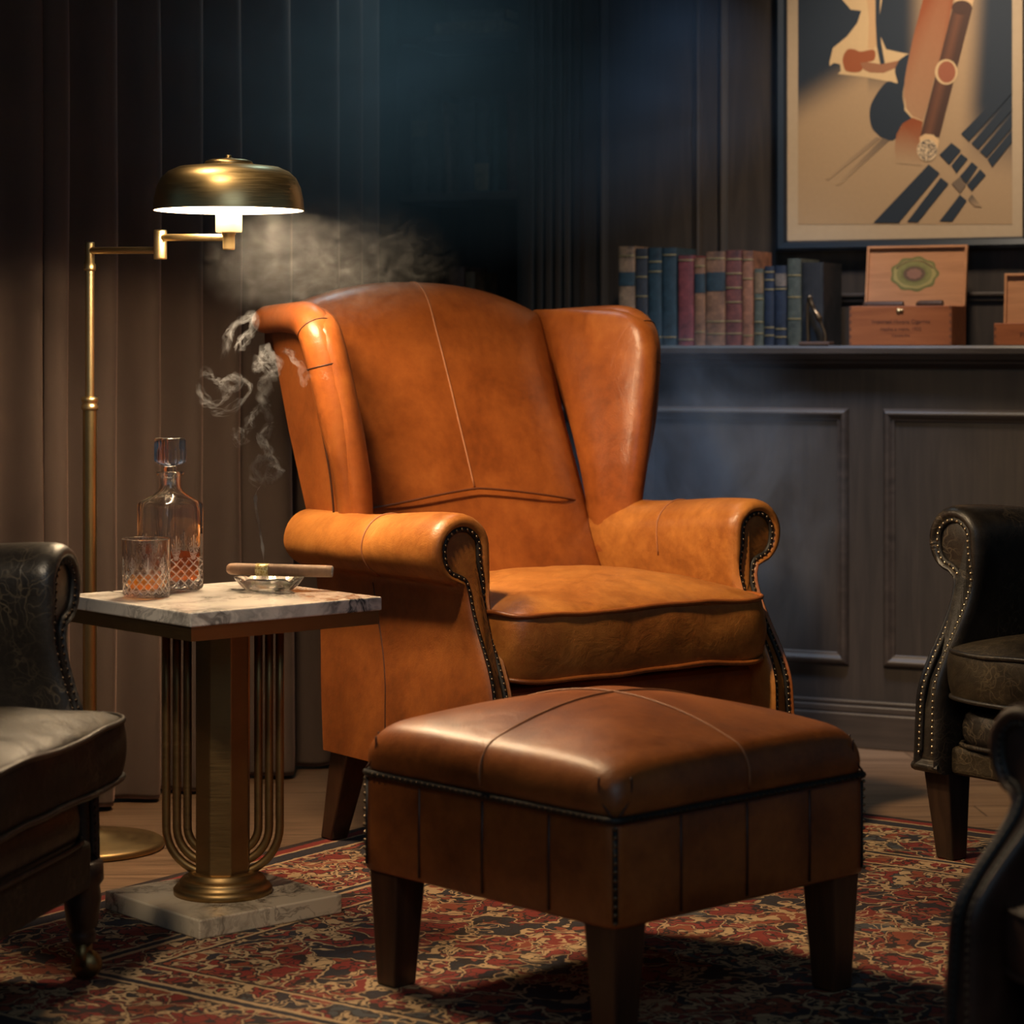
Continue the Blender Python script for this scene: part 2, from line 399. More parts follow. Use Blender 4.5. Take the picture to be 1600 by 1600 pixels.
# fluted pilaster between bookcase and panelling
p0, p1 = wl(822, 300, UP)[0], wl(912, 300, UP)[0]
sec = []; n = 60
for i in range(n+1):
    t = i/n; x = lerp(p0, p1, t); d = .03
    if .10 < t < .90:
        q = (t-.10)/.80*5; d = .03-.014*abs(math.sin(PI*q))
    sec.append((x, UP-d))
sec = [(p0, UP)]+sec+[(p1, UP)]
g = G(); g.loft([[(x, y, z) for x, y in sec] for z in (1.095, 2.9)], closed=False); struct(wobj(g, 'trim_pilaster', WALLWOOD, sharp=35))
# upper wall panel mouldings, rail and stile
s1 = wl(1108, 300, UP)[0]
g = G(); rect_mould(g, p1+.05, s1-.02, 1.035, 2.80, UP+.0005, .03, .016); struct(wobj(g, 'trim_panel_frame', WALLWOOD))
g = G(); rect_mould(g, s1+.03, 2.6, 1.035, 2.80, UP+.0005, .03, .016); struct(wobj(g, 'trim_panel_frame_wide', WALLWOOD))
sr_ = wl(1300, 300, UP)[0]
g = G(); g.box(sr_, 3.0, UP-.018, UP, 1.232, 1.243); g.box(sr_, 3.0, UP-.010, UP, 1.218, 1.232); struct(wobj(g, 'trim_rail', WALLWOOD_H, smooth=False, bevel=.003))
# side wall behind the curtain
g = G(); g.xf = Matrix.Translation((-.98, 7.35, 0)) @ Matrix.Rotation(R(49), 4, 'Z'); g.box(-3.4, .5, 0, .12, 0, 2.9)
struct(g.obj('wall_left', simple('plum_wall_paint', (.03,.022,.02), .85), smooth=False))

# ------------------------------------------------------------------ rug
th = R(-36)
g = G(); nx, ny = 70, 58; vs = []; fs = []
g.box(-RUG_HX, RUG_HX, -RUG_HY, RUG_HY, 0, .009)
rug = g.obj('rug', RUG, bevel=.003, smooth=False)
c0 = Vector((.139, 6.146)); eu = Vector((math.cos(th), math.sin(th))); ev = Vector((-math.sin(th), math.cos(th)))
cc = c0+eu*RUG_HX-ev*RUG_HY
rug.location = (cc.x, cc.y, 0); rug.rotation_euler = (0, 0, th)
tag(rug, 'red, cream and navy Persian patterned rug under the armchairs and ottoman', 'rug')
RZ = .009

# ------------------------------------------------------------------ upholstery builders
def superell(hx, hy, n, cnt):
    out = []
    for i in range(cnt):
        t = 2*PI*i/cnt; c, s_ = math.cos(t), math.sin(t)
        r = (abs(c)**n+abs(s_)**n)**(-1/n)
        # square-ish angular spread so corners keep enough points
        out.append((hx*c*r, hy*s_*r))
    return out
def pillow(g, hx, hy, rings, cnt=96, wr=0, seed=0, cx=0, cy=0, mi=0):
    """rings: (scale, z, exponent) from the underside centre round to the crown centre"""
    secs = []
    for sc, z, ex in rings:
        lp_ = superell(hx*sc, hy*sc, ex, cnt)
        q = []
        for x, y in lp_:
            dx = dy = dz = 0
            if wr:
                a = mnoise.noise(Vector((x*9+seed, y*9, z*14)))*.6+mnoise.noise(Vector((x*22, y*22+seed, z*30)))*.4
                dz = a*wr; m = max(hx, hy); dx = x/m*a*wr; dy = y/m*a*wr
            q.append((cx+x+dx, cy+y+dy, z+dz))
        secs.append(q)
    g.loft(secs, mi)
def crown(z0, h, p=2.2, k=10, ex0=8, ex1=2.4, s0=.985):
    out = []
    for i in range(1, k+1):
        s = s0*(1-i/k)+.004; out.append((s, z0+h*(1-(s/s0)**p), lerp(ex0, ex1, i/k)))
    return out
def leg_taper(name, parent, mat, top, bot, z0, z1, ht, hb):
    g = G(); secs = []
    for i in range(7):
        t = i/6; cx = lerp(bot[0], top[0], t); cy = lerp(bot[1], top[1], t); h = lerp(hb, ht, t); z = lerp(z0, z1, t)
        secs.append([(cx-h, cy-h, z), (cx+h, cy-h, z), (cx+h, cy+h, z), (cx-h, cy+h, z)])
    g.loft(secs); return g.obj(name, mat, parent, smooth=False, bevel=.004)
def turned_leg(name, parent, mat, x, y, z1, caster):
    g = G(); h = z1-.05
    g.lathe([(.0, z1), (.036, z1), (.037, z1-.03), (.030, z1-.04), (.033, z1-.06), (.026, z1-.11), (.020, .085), (.024, .078), (.022, .065), (.012, .055), (.0, .055)], 24, 0, x, y)
    o = g.obj(name, mat, parent)
    g = G(); g.tube([(x-.012, y-.008, .024), (x+.012, y-.008, .024)], .024, 20); g.box(x-.017, x+.017, y-.012, y+.006, .024, .062)
    g.obj('caster', caster, o)
    return o

# arm outline (right arm, x outwards), counter-clockwise seen from the front
def arm_outline(zb=.20):
    p = [(.345, zb), (.343, .30), (.340, .42), (.333, .54), (.326, .62)]
    for a in (165, 140, 115, 90, 65, 40, 15, -10, -35, -60, -80): p.append((.400+.075*math.cos(R(a)), .670+.075*math.sin(R(a))))
    p += [(.403, .588), (.400, .55), (.403, .45), (.414, .33), (.422, zb)]
    return p
YF = [.285, .105, .34, .60]
def yfront(z): return -YF[0]+YF[1]*sm(YF[2], YF[3], z)
ARM_N = 84
def arm(parent, side, mat, nailm, zb=.20, rear=.31, rr=.17, mat2=None):
    op = catmull([(x, 0, z) for x, z in arm_outline(zb)], ARM_N)
    loop = [(v.x, v.z) for v in op]
    loop = loop[::-1]                                   # now CCW with y into the page
    def sec(ins, dy, t=None, sc=0):
        lp_ = offset2(loop, ins, True, abs(ins) > .0015) if ins else loop
        out = []
        for (x, z) in lp_:
            z = max(z, zb+ (ins if ins else 0))
            yf = yfront(z)+dy
            yr = rear+rr*max(0, z-zb)
            y = yf if t is None else lerp(yr, yf, t)
            dz = 0
            if t is not None:
                w = sm(.58, .70, z); dz = -.022*w*sm(.95, .35, t)
            out.append((side*x, y, z+dz))
        return out
    inn = -1 if True else 1
    g = G(); secs = [sec(0, 0, t) for t in (0, .12, .25, .4, .55, .68, .8, .9, .955)]
    for ins, dy in ((.0, .010), (.002, -.003), (.008, -.014), (.015, -.0175), (.021, -.0145), (.0255, -.0065), (.029, -.0045), (.034, -.006)):
        secs.append(sec(ins*ORI, dy))
    g.loft(secs)
    if mat2:  # darker leather on the outer side stands in for its shade
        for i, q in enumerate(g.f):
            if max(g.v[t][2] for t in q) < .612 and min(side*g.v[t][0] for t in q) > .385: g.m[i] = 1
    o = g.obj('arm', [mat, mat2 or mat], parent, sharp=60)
    # seam round the arm roll
    g = G()
    for t in (.56,):
        s_ = sec(-.0008*ORI, 0, t); pts = [p for p in s_ if p[2] > .598]
        g.tube(pts, .0022, 6)
    g.obj('seam', SEAM if mat is TAN_S else SEAM_D, o)
    g = G(); s_ = sec(-.0005*ORI, 0, .42); pts = [p for p in s_ if p[2] < .58 and side*p[0] > .38]; g.tube(pts, .0018, 6)
    g.obj('seam', SEAM_D, o)
    # nail trim
    path = [(side*x, yfront(z)-.0075, z) for x, z in offset2(loop, .0275*ORI, True, True)][3:-3]
    path = [p for p in path if p[2] > zb+.02]
    pv = catmull(path, 150)
    g = G(); g.tube(pv, .0062, 8, 0, flat=1)
    tot = sum((pv[i+1]-pv[i]).length for i in range(len(pv)-1)); cnt = int(tot/.0135)
    for q in catmull(path, cnt): g.ball((q.x, q.y-.0055, q.z), .0034, 8, 5, 1)
    g.obj('nail_trim', [NAILBAND, nailm], o)
    return o
ORI = 1

def seat_cushion(parent, mat, pipe, z0, z1, crownh, hx=.352, y0=-.295, y1=.27, wr=.004, seed=1, tee=0):
    hy = (y1-y0)/2; cy = (y0+y1)/2; zm = (z0+z1)/2
    rings = [(.02, z0-.004, 3), (.5, z0-.004, 4), (.85, z0-.002, 7), (.96, z0, 9), (.99, z0+.004, 10), (1.002, z0+.012, 10), (1.016, lerp(z0, zm, .6), 10), (1.021, zm, 10), (1.016, lerp(zm, z1, .5), 10), (1.004, z1-.012, 10), (.992, z1-.003, 10)]
    g = G(); pillow(g, hx, hy, rings+crown(z1, crownh, 2.5, 12, 10, 2.6, .985), 128, wr, seed, 0, cy)
    tf = lambda x, y: x*(1+tee*sm(-.235, -.262, y))
    g.v = [(tf(x, y), y, z) for x, y, z in g.v]
    o = g.obj('seat_cushion', mat, parent, sub=1)
    for z in (z0+.006, z1-.006):
        g = G(); pts = [(tf(x, cy+y), cy+y, z+(mnoise.noise(Vector((x*9, y*9, z*14+seed)))*wr)) for x, y in superell(hx*1.006, hy*1.006, 9, 160)]
        g.tube(pts, .0052, 8, closed=True); g.obj('piping', pipe, o)
    return o

def back_profile(tab, n): return [(v.y, v.z) for v in catmull([(0, y, z) for y, z in tab], n, True)]

# ------------------------------------------------------------------ tan wingback armchair
CH_T = R(36)
chair = thing('wingback_armchair', 'tan leather wingback armchair with rolled arms and nail trim, beside the marble table', 'armchair', (.11, 5.327, RZ), CH_T)
# back
tabp = [(.235,.40), (.245,.50), (.295,.62), (.350,.758), (.402,.88), (.455,1.0), (.508,1.115), (.536,1.175), (.562,1.212), (.592,1.224), (.628,1.212), (.650,1.175), (.648,1.125), (.618,1.09), (.560,.98), (.470,.80), (.40,.62), (.34,.40), (.33,.30), (.28,.30)]
prof = back_profile(tabp, 110)
secs = []; nu = 33
for i in range(nu):
    u = -1+2*i/(nu-1); au = abs(u); q = []
    endr = 1-.10*sm(.9, 1, au)
    for y, z in prof:
        front = sm(.02, -.03, y-(.33+.44*(z-.70)))            # 1 on the front face
        hx = .338+.035*sm(.9, 1.2, z)
        bul = .030*(1-au**3.2)*front*sm(.42, .6, z)
        yy = y-bul+.040*front*au**7
        top = sm(.85, 1.2, z); zz = z-.062*au**2.4*top+.014*(1-au*au)*top
        q.append((u*hx, yy, zz))
    secs.append(q)
g = G(); g.loft(secs); back = g.obj('back', TAN, chair)
i0 = min(range(len(prof)), key=lambda i: abs(prof[i][1]-.758)+(0 if prof[i][0] < .40 else 9))
i1 = max(range(len(prof)), key=lambda i: prof[i][1])
pts = []
for i in range(min(i0, i1), max(i0, i1)+6):
    y, z = prof[i % len(prof)]; front = sm(.02, -.03, y-(.33+.44*(z-.70))); top = sm(.85, 1.2, z)
    pts.append((0, y-.030*front-.0004, z+.014*top))
g = G(); g.tube(pts, .0024, 8); g.obj('seam', SEAM, back)
pts = []
for i in range(41):
    u = -1+2*i/40; zt = .758-.046*abs(u)**1.3
    # locate on the profile by interpolation
    c = [(prof[j], prof[j+1]) for j in range(len(prof)-1) if prof[j][0] < .45 and (prof[j][1]-zt)*(prof[j+1][1]-zt) <= 0 and prof[j][0] < .36+.44*(zt-.70)]
    (ya, za), (yb, zb) = c[0]; t = (zt-za)/((zb-za) or 1); y = lerp(ya, yb, t); au = abs(u)
    pts.append((u*.338, y-.030*(1-au**3.2)*sm(.42, .6, zt)+.040*au**7-.0006, zt))
g = G(); g.tube(pts, .0026, 8); g.obj('seam', SEAM_B, back)
# wings
WT = [(.60, ((.330,.330),(.372,.245),(.400,.385),.030)), (.72, ((.332,.345),(.378,.238),(.402,.415),.034)), (.80, ((.334,.372),(.388,.236),(.402,.450),.037)),
      (.90, ((.338,.415),(.406,.240),(.398,.500),.039)), (1.0, ((.342,.455),(.424,.250),(.390,.550),.040)), (1.08, ((.346,.490),(.438,.262),(.382,.590),.040)),
      (1.125, ((.350,.508),(.442,.278),(.378,.612),.039)), (1.15, ((.352,.518),(.440,.300),(.376,.620),.035)), (1.166, ((.354,.526),(.434,.330),(.374,.622),.028)), (1.175, ((.358,.54),(.424,.37),(.376,.612),.016))]
def wing(side):
    g = G(); secs = []
    zs = [.60+i*.02 for i in range(27)]+[1.13, 1.14, 1.15, 1.158, 1.166, 1.171, 1.175]
    tab = [(zz, (*a, *b, *c, d)) for zz, (a, b, c, d) in WT]
    for z in zs:
        cx, cy, fx, fy, rx, ry, r = interp(tab, z)
        C = Vector((cx, cy)); F = Vector((fx, fy)); E = Vector((rx, ry))
        d = (F-C).normalized(); nrm_o = Vector((-d.y, d.x))
        if nrm_o.x < 0: nrm_o = -nrm_o
        fin = F-nrm_o*r; fout = F+nrm_o*r*.75
        q = []
        for i in range(9):
            t = i/8; p = C.lerp(fin, t); p = p - nrm_o*(.012*math.sin(PI*t)) ; q.append(p)
        for i in range(1, 8):
            a = PI*i/8; q.append(F+(-nrm_o*math.cos(a)*(r if a < PI/2 else r*.75))+d*math.sin(a)*r)
        for i in range(9):
            t = i/8; q.append(fout.lerp(E, t))
        for i in range(1, 4):
            q.append(E.lerp(C, i/4))
        secs.append([(side*p.x, p.y, z) for p in q])
    g.loft(secs); w = g.obj('wing', TAN, chair, sharp=70)
    # rolled lip along the front edge, over the top and back
    path = catmull([(.384,.250,.69), (.398,.246,.80), (.417,.249,.90), (.435,.259,1.0), (.449,.272,1.08), (.452,.292,1.118), (.447,.332,1.140), (.434,.40,1.147), (.420,.50,1.148), (.410,.58,1.144), (.404,.625,1.136)], 60)
    rs = [(lerp(.028, .042, sm(0, .35, i/59))-.010*sm(.55, .85, i/59))*(1 if i < 54 else math.sqrt(max(.03, 1-((i-54)/5.2)**2))) for i in range(60)]
    g = G(); g.tube([(side*p.x, p.y, p.z) for p in path], rs, 20); g.obj('rolled_lip', TAN, w)
    # piping seam beside the lip and two stitched bands on it
    g = G(); g.tube([(side*(p.x+.024), p.y+.034, p.z-.004) for p in path[2:30]], .0024, 8)
    for i in (27, 33):
        c = path[i]; t = (path[i+1]-path[i-1]).normalized(); n1 = t.orthogonal().normalized(); n2 = t.cross(n1)
        ring = [c+(n1*math.cos(2*PI*j/28)+n2*math.sin(2*PI*j/28))*(rs[i]+.0004) for j in range(28)]
        g.tube([(side*p.x, p.y, p.z) for p in ring], .0013, 6, closed=True)
    g.obj('seam', SEAM_D, w)
for sd in (-1, 1): wing(sd)
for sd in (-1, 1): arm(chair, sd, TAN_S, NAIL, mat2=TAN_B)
seat_cushion(chair, TAN_S, TAN_B, .402, .546, .052, .352, -.305, .27, .0075, 3)
# outside back and seat frame
g = G(); g.box(-.39, .39, .20, .325, .20, .46); g.box(-.36, .36, -.235, .24, .20, .385); g.obj('seat_frame', TAN, chair, smooth=False, bevel=.02, seg=3)
for sd in (-1, 1):
    leg_taper('leg', chair, LEGTAN, (sd*.375, -.225), (sd*.372, -.235), 0, .21, .036, .024)
    leg_taper('leg', chair, LEGTAN, (sd*.378, .262), (sd*.385, .325), 0, .21, .034, .022)

# ------------------------------------------------------------------ ottoman
ott = thing('ottoman', 'square brown leather ottoman with domed stitched top, in front of the wingback armchair', 'ottoman', (.172, 4.125, RZ), R(43))
Hs = .300
def ott_z(s): return .428+.072*(1-min(1, s)**2.3)
g = G()
rings = [(.02, .360, 4), (.9, .360, 20), (.99, .361, 30), (1.006, .366, 28), (1.017, .376, 24), (1.022, .392, 20), (1.018, .408, 16), (1.005, .4225, 13), (.978, .4355, 11), (.94, .4455, 9)]
for i in range(1, 15):
    s_ = .94*(1-i/14)+.004; rings.append((s_, .4455+.053*(1-(s_/.94)**2.0), lerp(8, 2.3, (i/14)**.7)))
pillow(g, Hs, Hs, rings, 160, .0012, 5); top = g.obj('cushion_top', TAN_B, ott, sub=1)
def dome(u):                                             # height along a mid-line, u = |x|/Hs
    tab = [(0, .4985), (.15, .4973), (.3, .4931), (.45, .4865), (.6, .4768), (.75, .4645), (.88, .4510), (.94, .4440), (.978, .4340), (1.003, .4215)]
    return interp(tab, u)
for ax in (0, 1):
    pts = []
    for i in range(61):
        u = -1+2*i/60; z = dome(min(abs(u), 1.0)*1.003)+.0008; p = u*Hs*1.003
        pts.append((p, 0, z) if ax == 0 else (0, p, z))
    lo = [(-Hs*1.019, 0, .408), (-Hs*1.0235, 0, .392), (-Hs*1.0185, 0, .376)]
    hi = [(-x, y, z) for x, y, z in lo]
    if ax: lo = [(y, x, z) for x, y, z in lo]; hi = [(y, x, z) for x, y, z in hi]
    g = G(); g.tube(lo[::-1]+pts+hi, .0024, 8); g.obj('seam', SEAM, top)
for sx in (-1, 1):
    for sy in (-1, 1):
        g = G()
        for o_ in (.035, -.035):
            cx_, cy_ = sx*Hs, sy*Hs; dx_, dy_ = (-sx*abs(o_), 0) if o_ > 0 else (0, -sy*abs(o_))
            pp = [Vector((cx_*1.005+dx_*k, cy_*1.005+dy_*k, z)) for k, z in ((.25, .368), (.75, .385), (1.0, .405), (1.0, .425))]
            g.tube(catmull(pp, 14), .0018, 6)
        g.obj('pleat_seam', SEAM_D, top)
g = G(); g.loft([[(x, y, z) for x, y in superell(Hs*s_, Hs*s_, 60, 160)] for s_, z in ((.99, .195), (1.0, .199), (1.003, .25), (1.003, .31), (1.0, .352), (.99, .364))])
skirt = g.obj('skirt', TAN_B, ott)
for sg in (-1, 1):
    for t in (-.155, .0, .155):
        for ax in (0, 1):
            pp_ = [(t, sg*Hs*1.0030, .203), (t, sg*Hs*1.0042, .28), (t, sg*Hs*1.002, .352)]
            g = G(); g.tube([(y, x, z) if ax else (x, y, z) for x, y, z in pp_], .0026, 8, flat=1); g.obj('seam', SEAM_D, skirt)
g = G(); pts = [(x, y, .361) for x, y in superell(Hs*1.006, Hs*1.006, 50, 240)]; g.tube(pts, .0062, 8, 0, True)
for q in catmull(pts[::4], 170, True): g.ball((q.x*1.0165, q.y*1.0165, q.z), .0034, 8, 5, 1)
g.obj('nail_trim', [NAILBAND, NAIL_D], ott)
for sx in (-1, 1):
    for sy in (-1, 1):
        g = G(); c = Hs*.984
        line = [(sx*c, sy*c, lerp(.205, .35, i/11)) for i in range(12)]
        g.tube([line[0], line[-1]], .0045, 8)
        for p in line: g.ball((p[0]*1.012, p[1]*1.012, p[2]), .0034, 8, 5, 1)
        g.obj('corner_nail_trim', [NAILBAND, NAIL], ott)
        leg_taper('leg', ott, LEGTAN, (sx*(Hs-.041), sy*(Hs-.041)), (sx*(Hs-.039), sy*(Hs-.039)), 0, .20, .035, .024)

# ------------------------------------------------------------------ dark club armchairs
def club_chair(name, label, loc, rz, mat, cmat, nailm, legs, sc=1.0, zb=.185, yf=(.285, .105, .34, .60), tee=0, y0=-.30):
    YF[:] = yf
    t = thing(name, label, 'armchair', loc, rz); t.scale = (sc, sc, sc)
    for sd in (-1, 1): arm(t, sd, mat, nailm, zb, .33, .10)
    pr = back_profile([(.24,.40), (.26,.50), (.29,.62), (.315,.72), (.335,.785), (.375,.812), (.425,.80), (.44,.74), (.42,.55), (.39,.30), (.37,.20), (.30,.20), (.26,.28)], 60)
    secs = []
    for i in range(17):
        u = -1+2*i/16; secs.append([(u*.335, y-.025*(1-u**4)*sm(.42, .6, z)*sm(.36, .30, y), z-.02*u*u*sm(.6, .8, z)) for y, z in pr])
    g = G(); g.loft(secs); g.obj('back', mat, t)
    seat_cushion(t, cmat, mat, .345, .455, .045, .35, y0, .27, .006, 9, tee)
    g = G(); g.box(-.345, .345, -.265, .30, zb, .245); g.obj('seat_frame', cmat, t, smooth=False, bevel=.012, seg=3)
    g = G(); pillow(g, .345, .285, [(.02, .243, 3), (.9, .243, 8), (.99, .25, 9), (1.01, .27, 9), (1.012, .29, 9), (1.0, .312, 9), (.97, .324, 8), (.8, .330, 7), (.02, .332, 3)], 80, 0, 0, 0, .018)
    sr = g.obj('seat_rail', mat, t)
    g = G(); g.tube([(x, .018+y, .250) for x, y in superell(.351, .291, 9, 88)], .005, 8, closed=True); g.obj('piping', mat, sr)
    for sd in (-1, 1):
        if legs == 'taper':
            leg_taper('leg', t, LEGWOOD, (sd*.382, -.232), (sd*.372, -.228), 0, .20, .036, .023)
            leg_taper('leg', t, LEGWOOD, (sd*.37, .29), (sd*.37, .34), 0, .20, .034, .022)
        else:
            turned_leg('leg', t, LEGWOOD, sd*.372, -.235, .20, BRASS_D); turned_leg('leg', t, LEGWOOD, sd*.372, .30, .20, BRASS_D)
    return t
club_chair('club_armchair', 'black distressed leather armchair on casters, left of the marble side table', (-1.045, 3.86, RZ), R(78), DARK, DARK_O, NAIL_D, 'turned', zb=.16, yf=(.235, .055, .34, .60), tee=.16, y0=-.325)
club_chair('club_armchair', 'black distressed leather armchair with bright nailhead trim, by the panelled wall', (1.34, 5.0, RZ), R(-52), DARK, DARK_O, NAIL_B, 'taper')
club_chair('club_armchair', 'dark brown armchair closest to us, only its arm in the lower right corner', (.970, 2.98, RZ), R(-58), BROWN, BROWN, NAILBAND, 'taper', .83, yf=(.318, .143, .42, .635))

# ------------------------------------------------------------------ side table
TB = R(41)
tbl = thing('side_table', 'square marble topped side table on a brass column and marble base', 'side table', (-.555, 4.67, RZ), TB)
zt = .606-RZ+.009
g = G(); g.box(-.2175, .2175, -.2175, .2175, zt-.026, zt); ttop = g.obj('tabletop', MARBLE, tbl, smooth=False, bevel=.003)
g = G()
for x0, x1, y0, y1 in ((-.213, .213, -.213, -.200), (-.213, .213, .200, .213), (-.213, -.200, -.200, .200), (.200, .213, -.200, .200)): g.box(x0, x1, y0, y1, zt-.052, zt-.0262)
g.box(-.200, .200, -.200, .200, zt-.036, zt-.0262)
g.obj('brass_apron', BRASS_D, tbl, smooth=False)
g = G(); g.loft([[(.054*math.cos(PI/4*j+PI/8-TB+.02), .054*math.sin(PI/4*j+PI/8-TB+.02), z) for j in range(8)] for z in (.07, zt-.036)]); g.obj('column', BRASS_D, tbl, smooth=False, bevel=.002)
for sd in (-1, 1):
    for k in range(3):
        x = .068+.0205*k; rad = x-.020; pts = [(x, zt-.045), (x, .40), (x, .30), (x, .20)]
        for i in range(0, 13): a = PI/2*i/12; pts.append((.020+rad*math.cos(a), .162-rad*math.sin(a)))
        pts.append((.010, .162-rad))
        ca, sa = math.cos(-TB), math.sin(-TB)
        g = G(); g.tube([(sd*p*ca, sd*p*sa, z) for p, z in pts], .0082, 14); g.obj('curved_tube', BRASS_D, tbl)
g = G(); g.lathe([(0, .036), (.094, .036), (.095, .046), (.090, .052), (.082, .054), (.083, .061), (.078, .067), (.066, .069), (.066, .075), (.060, .079), (0, .079)], 64); g.obj('round_foot', BRASS_D, tbl)
g = G(); g.box(-.163, .163, -.163, .163, 0, .0365); g.obj('marble_base', MARBLE_B, tbl, smooth=False, bevel=.003)
ZT = RZ+zt
def on_table(lx, ly, z=0):
    return (-.555+lx*math.cos(TB)-ly*math.sin(TB), 4.67+lx*math.sin(TB)+ly*math.cos(TB), ZT+.0004+z)

# ------------------------------------------------------------------ crystal: decanter, tumbler, ashtray
def cut(a, z, z0, z1, n, depth, fan=None):
    """depth of the diamond cutting at angle a (turns 0..1) and height z"""
    d = 0
    if z0 < z < z1:
        p = a*n; q = (z-z0)/(z1-z0)*n*.0+(z-z0)/CELL
        for s_ in (1, -1):
            w = (p*1.0+s_*q) % 1.0; d = max(d, 1-abs(w-.5)/.15)
        d = max(0, d)*min(1, (z-z0)/.004)
    if fan and z1-.004 < z < fan:
        w = abs(((a*n/2.0) % 1.0)-.5); h = (z-z1)/(fan-z1)
        for k in range(-3, 4):
            c = k*.135*(.25+h); lim = 1-abs(k)*.16
            if h < lim: d = max(d, (1-abs((((a*n/2.0) % 1.0)-.5)-c)/.030)*min(1, (lim-h)*5))
    return depth*max(0, min(1, d))
CELL = .0185
dec = thing('whisky_decanter', 'cut crystal decanter with square stopper, half full of amber whisky', 'decanter', on_table(-.022, .150), TB+R(2))
dec.scale = (1, 1, 1)
def sq(rr, n, cnt, z, cutf=None):
    out = []
    for j in range(cnt):
        t = 2*PI*j/cnt; c, s_ = math.cos(t), math.sin(t)
        r = rr*(abs(c)**n+abs(s_)**n)**(-1/n)
        if cutf: r -= cutf(j/cnt, z)
        out.append((r*c, r*s_, z))
    return out
CN = 288
DZ = 1.02
outer = [(.040, 0, 5), (.0455, .0015, 7), (.0490, .005, 8)]+[(.0496, .008+.0015*i, 9) for i in range(84)]+[(.0496, .136+.006*i, 9) for i in range(4)]
outer += [(.0496, .162, 9), (.0494, .168, 9), (.0482, .1715, 8.5), (.0450, .1745, 7.5), (.040, .1785, 6), (.034, .1835, 4.5), (.0285, .1885, 3.2), (.0235, .1945, 2.4), (.0210, .201, 2), (.0204, .208, 2), (.0204, .221, 2), (.0215, .2235, 2), (.0268, .2265, 2), (.0278, .2295, 2), (.0265, .2325, 2), (.0150, .2335, 2)]
inner = [(.0140, .230, 2), (.0150, .207, 2), (.0165, .199, 2), (.0215, .191, 2.4), (.030, .1815, 3.5), (.0375, .1740, 5), (.0412, .1685, 7), (.0424, .161, 8), (.0426, .12, 9), (.0426, .06, 9), (.0424, .026, 9), (.041, .0185, 8), (.030, .0155, 4), (.004, .015, 2)]
cf = lambda a, z: cut(a, z, .008, .066, 16, .0021, .118)
secs = [sq(r, n, CN, z, cf if .007 < z < .13 else None) for r, z, n in outer]+[sq(r, n, CN, z) for r, z, n in inner]
secs = [[(0+p[0]*.02, p[1]*.02, p[2]) for p in secs[0]]]+secs
def facet_ids(g, f, n):
    for i, q in enumerate(g.f):
        if len(q) == 4:
            j = sum(t % n for t in q)/4 if max(t % n for t in q)-min(t % n for t in q) < 3 else n-.5
            z = sum(g.v[t][2] for t in q)/4; r = math.hypot(*g.v[q[0]][:2])
            if q[0] < n*FMAX and f(j/n, z) > .0009: g.m[i] = 1
FMAX = 92
g = G(); g.loft(secs); facet_ids(g, lambda a, z: cf(a, z) if .007 < z < .13 else 0, CN); g.obj('bottle', [GLASS, FACET], dec)
g = G(); g.loft([sq(r, n, 64, z) for r, z, n in ((.004, .0153, 2), (.030, .0158, 4), (.0407, .0188, 8), (.0421, .0262, 9), (.0423, .0735, 9), (.0416, .0742, 9), (.004, .0742, 7))])
g.obj('whisky', WHISKY, dec, sharp=50)
st = [(.004, .206, 2), (.0115, .206, 2), (.0132, .2340, 2), (.0136, .238, 2), (.0125, .2425, 2.2), (.0138, .2455, 2.6), (.0205, .2480, 5), (.0238, .2515, 8), (.0242, .2560, 10), (.0242, .2930, 10), (.0232, .2972, 8), (.0200, .2992, 5), (.004, .2998, 3)]
def stcut(a, z): return .0017*max(0, 1-abs(((a*16) % 1)-.5)/.22)*(1 if z < .275 else .6)
st2 = []
for (r0, z0_, n0), (r1, z1_, n1) in zip(st, st[1:]):
    kk = 6 if z1_-z0_ > .03 and z0_ > .25 else 1
    st2 += [(lerp(r0, r1, i/kk), lerp(z0_, z1_, i/kk), lerp(n0, n1, i/kk)) for i in range(kk)]
g = G(); g.loft([sq(r, n, 128, z, stcut if .2510 < z < .2940 else None) for r, z, n in st2+[st[-1]]]); g.obj('stopper', GLASS, dec, sharp=60)

tum = thing('whisky_tumbler', 'cut crystal tumbler holding a little whisky, in front of the decanter', 'glass', on_table(-.128, .070), .4)
CELL = .0175
outer = [(.002, 0), (.038, 0), (.0425, .002), (.0445, .006)]+[(.0448+.0016*i/68, .008+.0015*i) for i in range(68)]+[(.0466, .1105), (.0462, .1125)]
inner = [(.0446, .1125), (.0440, .110), (.0425, .060), (.0408, .030), (.0398, .019), (.034, .0155), (.002, .0150)]
cf = lambda a, z: cut(a, z, .006, .052, 18, .0021, .084)
FMAX = 70
g = G(); g.loft([sq(r, 2, 288, z, cf if .006 < z < .1 else None) for r, z in outer]+[sq(r, 2, 288, z) for r, z in inner]); facet_ids(g, lambda a, z: cf(a, z) if .006 < z < .1 else 0, 288); g.obj('glass_body', [GLASS, FACET], tum)
g = G(); g.lathe([(.002, .0153), (.034, .0158), (.0395, .0192), (.0404, .030), (.0406, .034), (.0395, .0344), (.002, .0344)], 64); g.obj('whisky', WHISKY_P, tum, sharp=50)

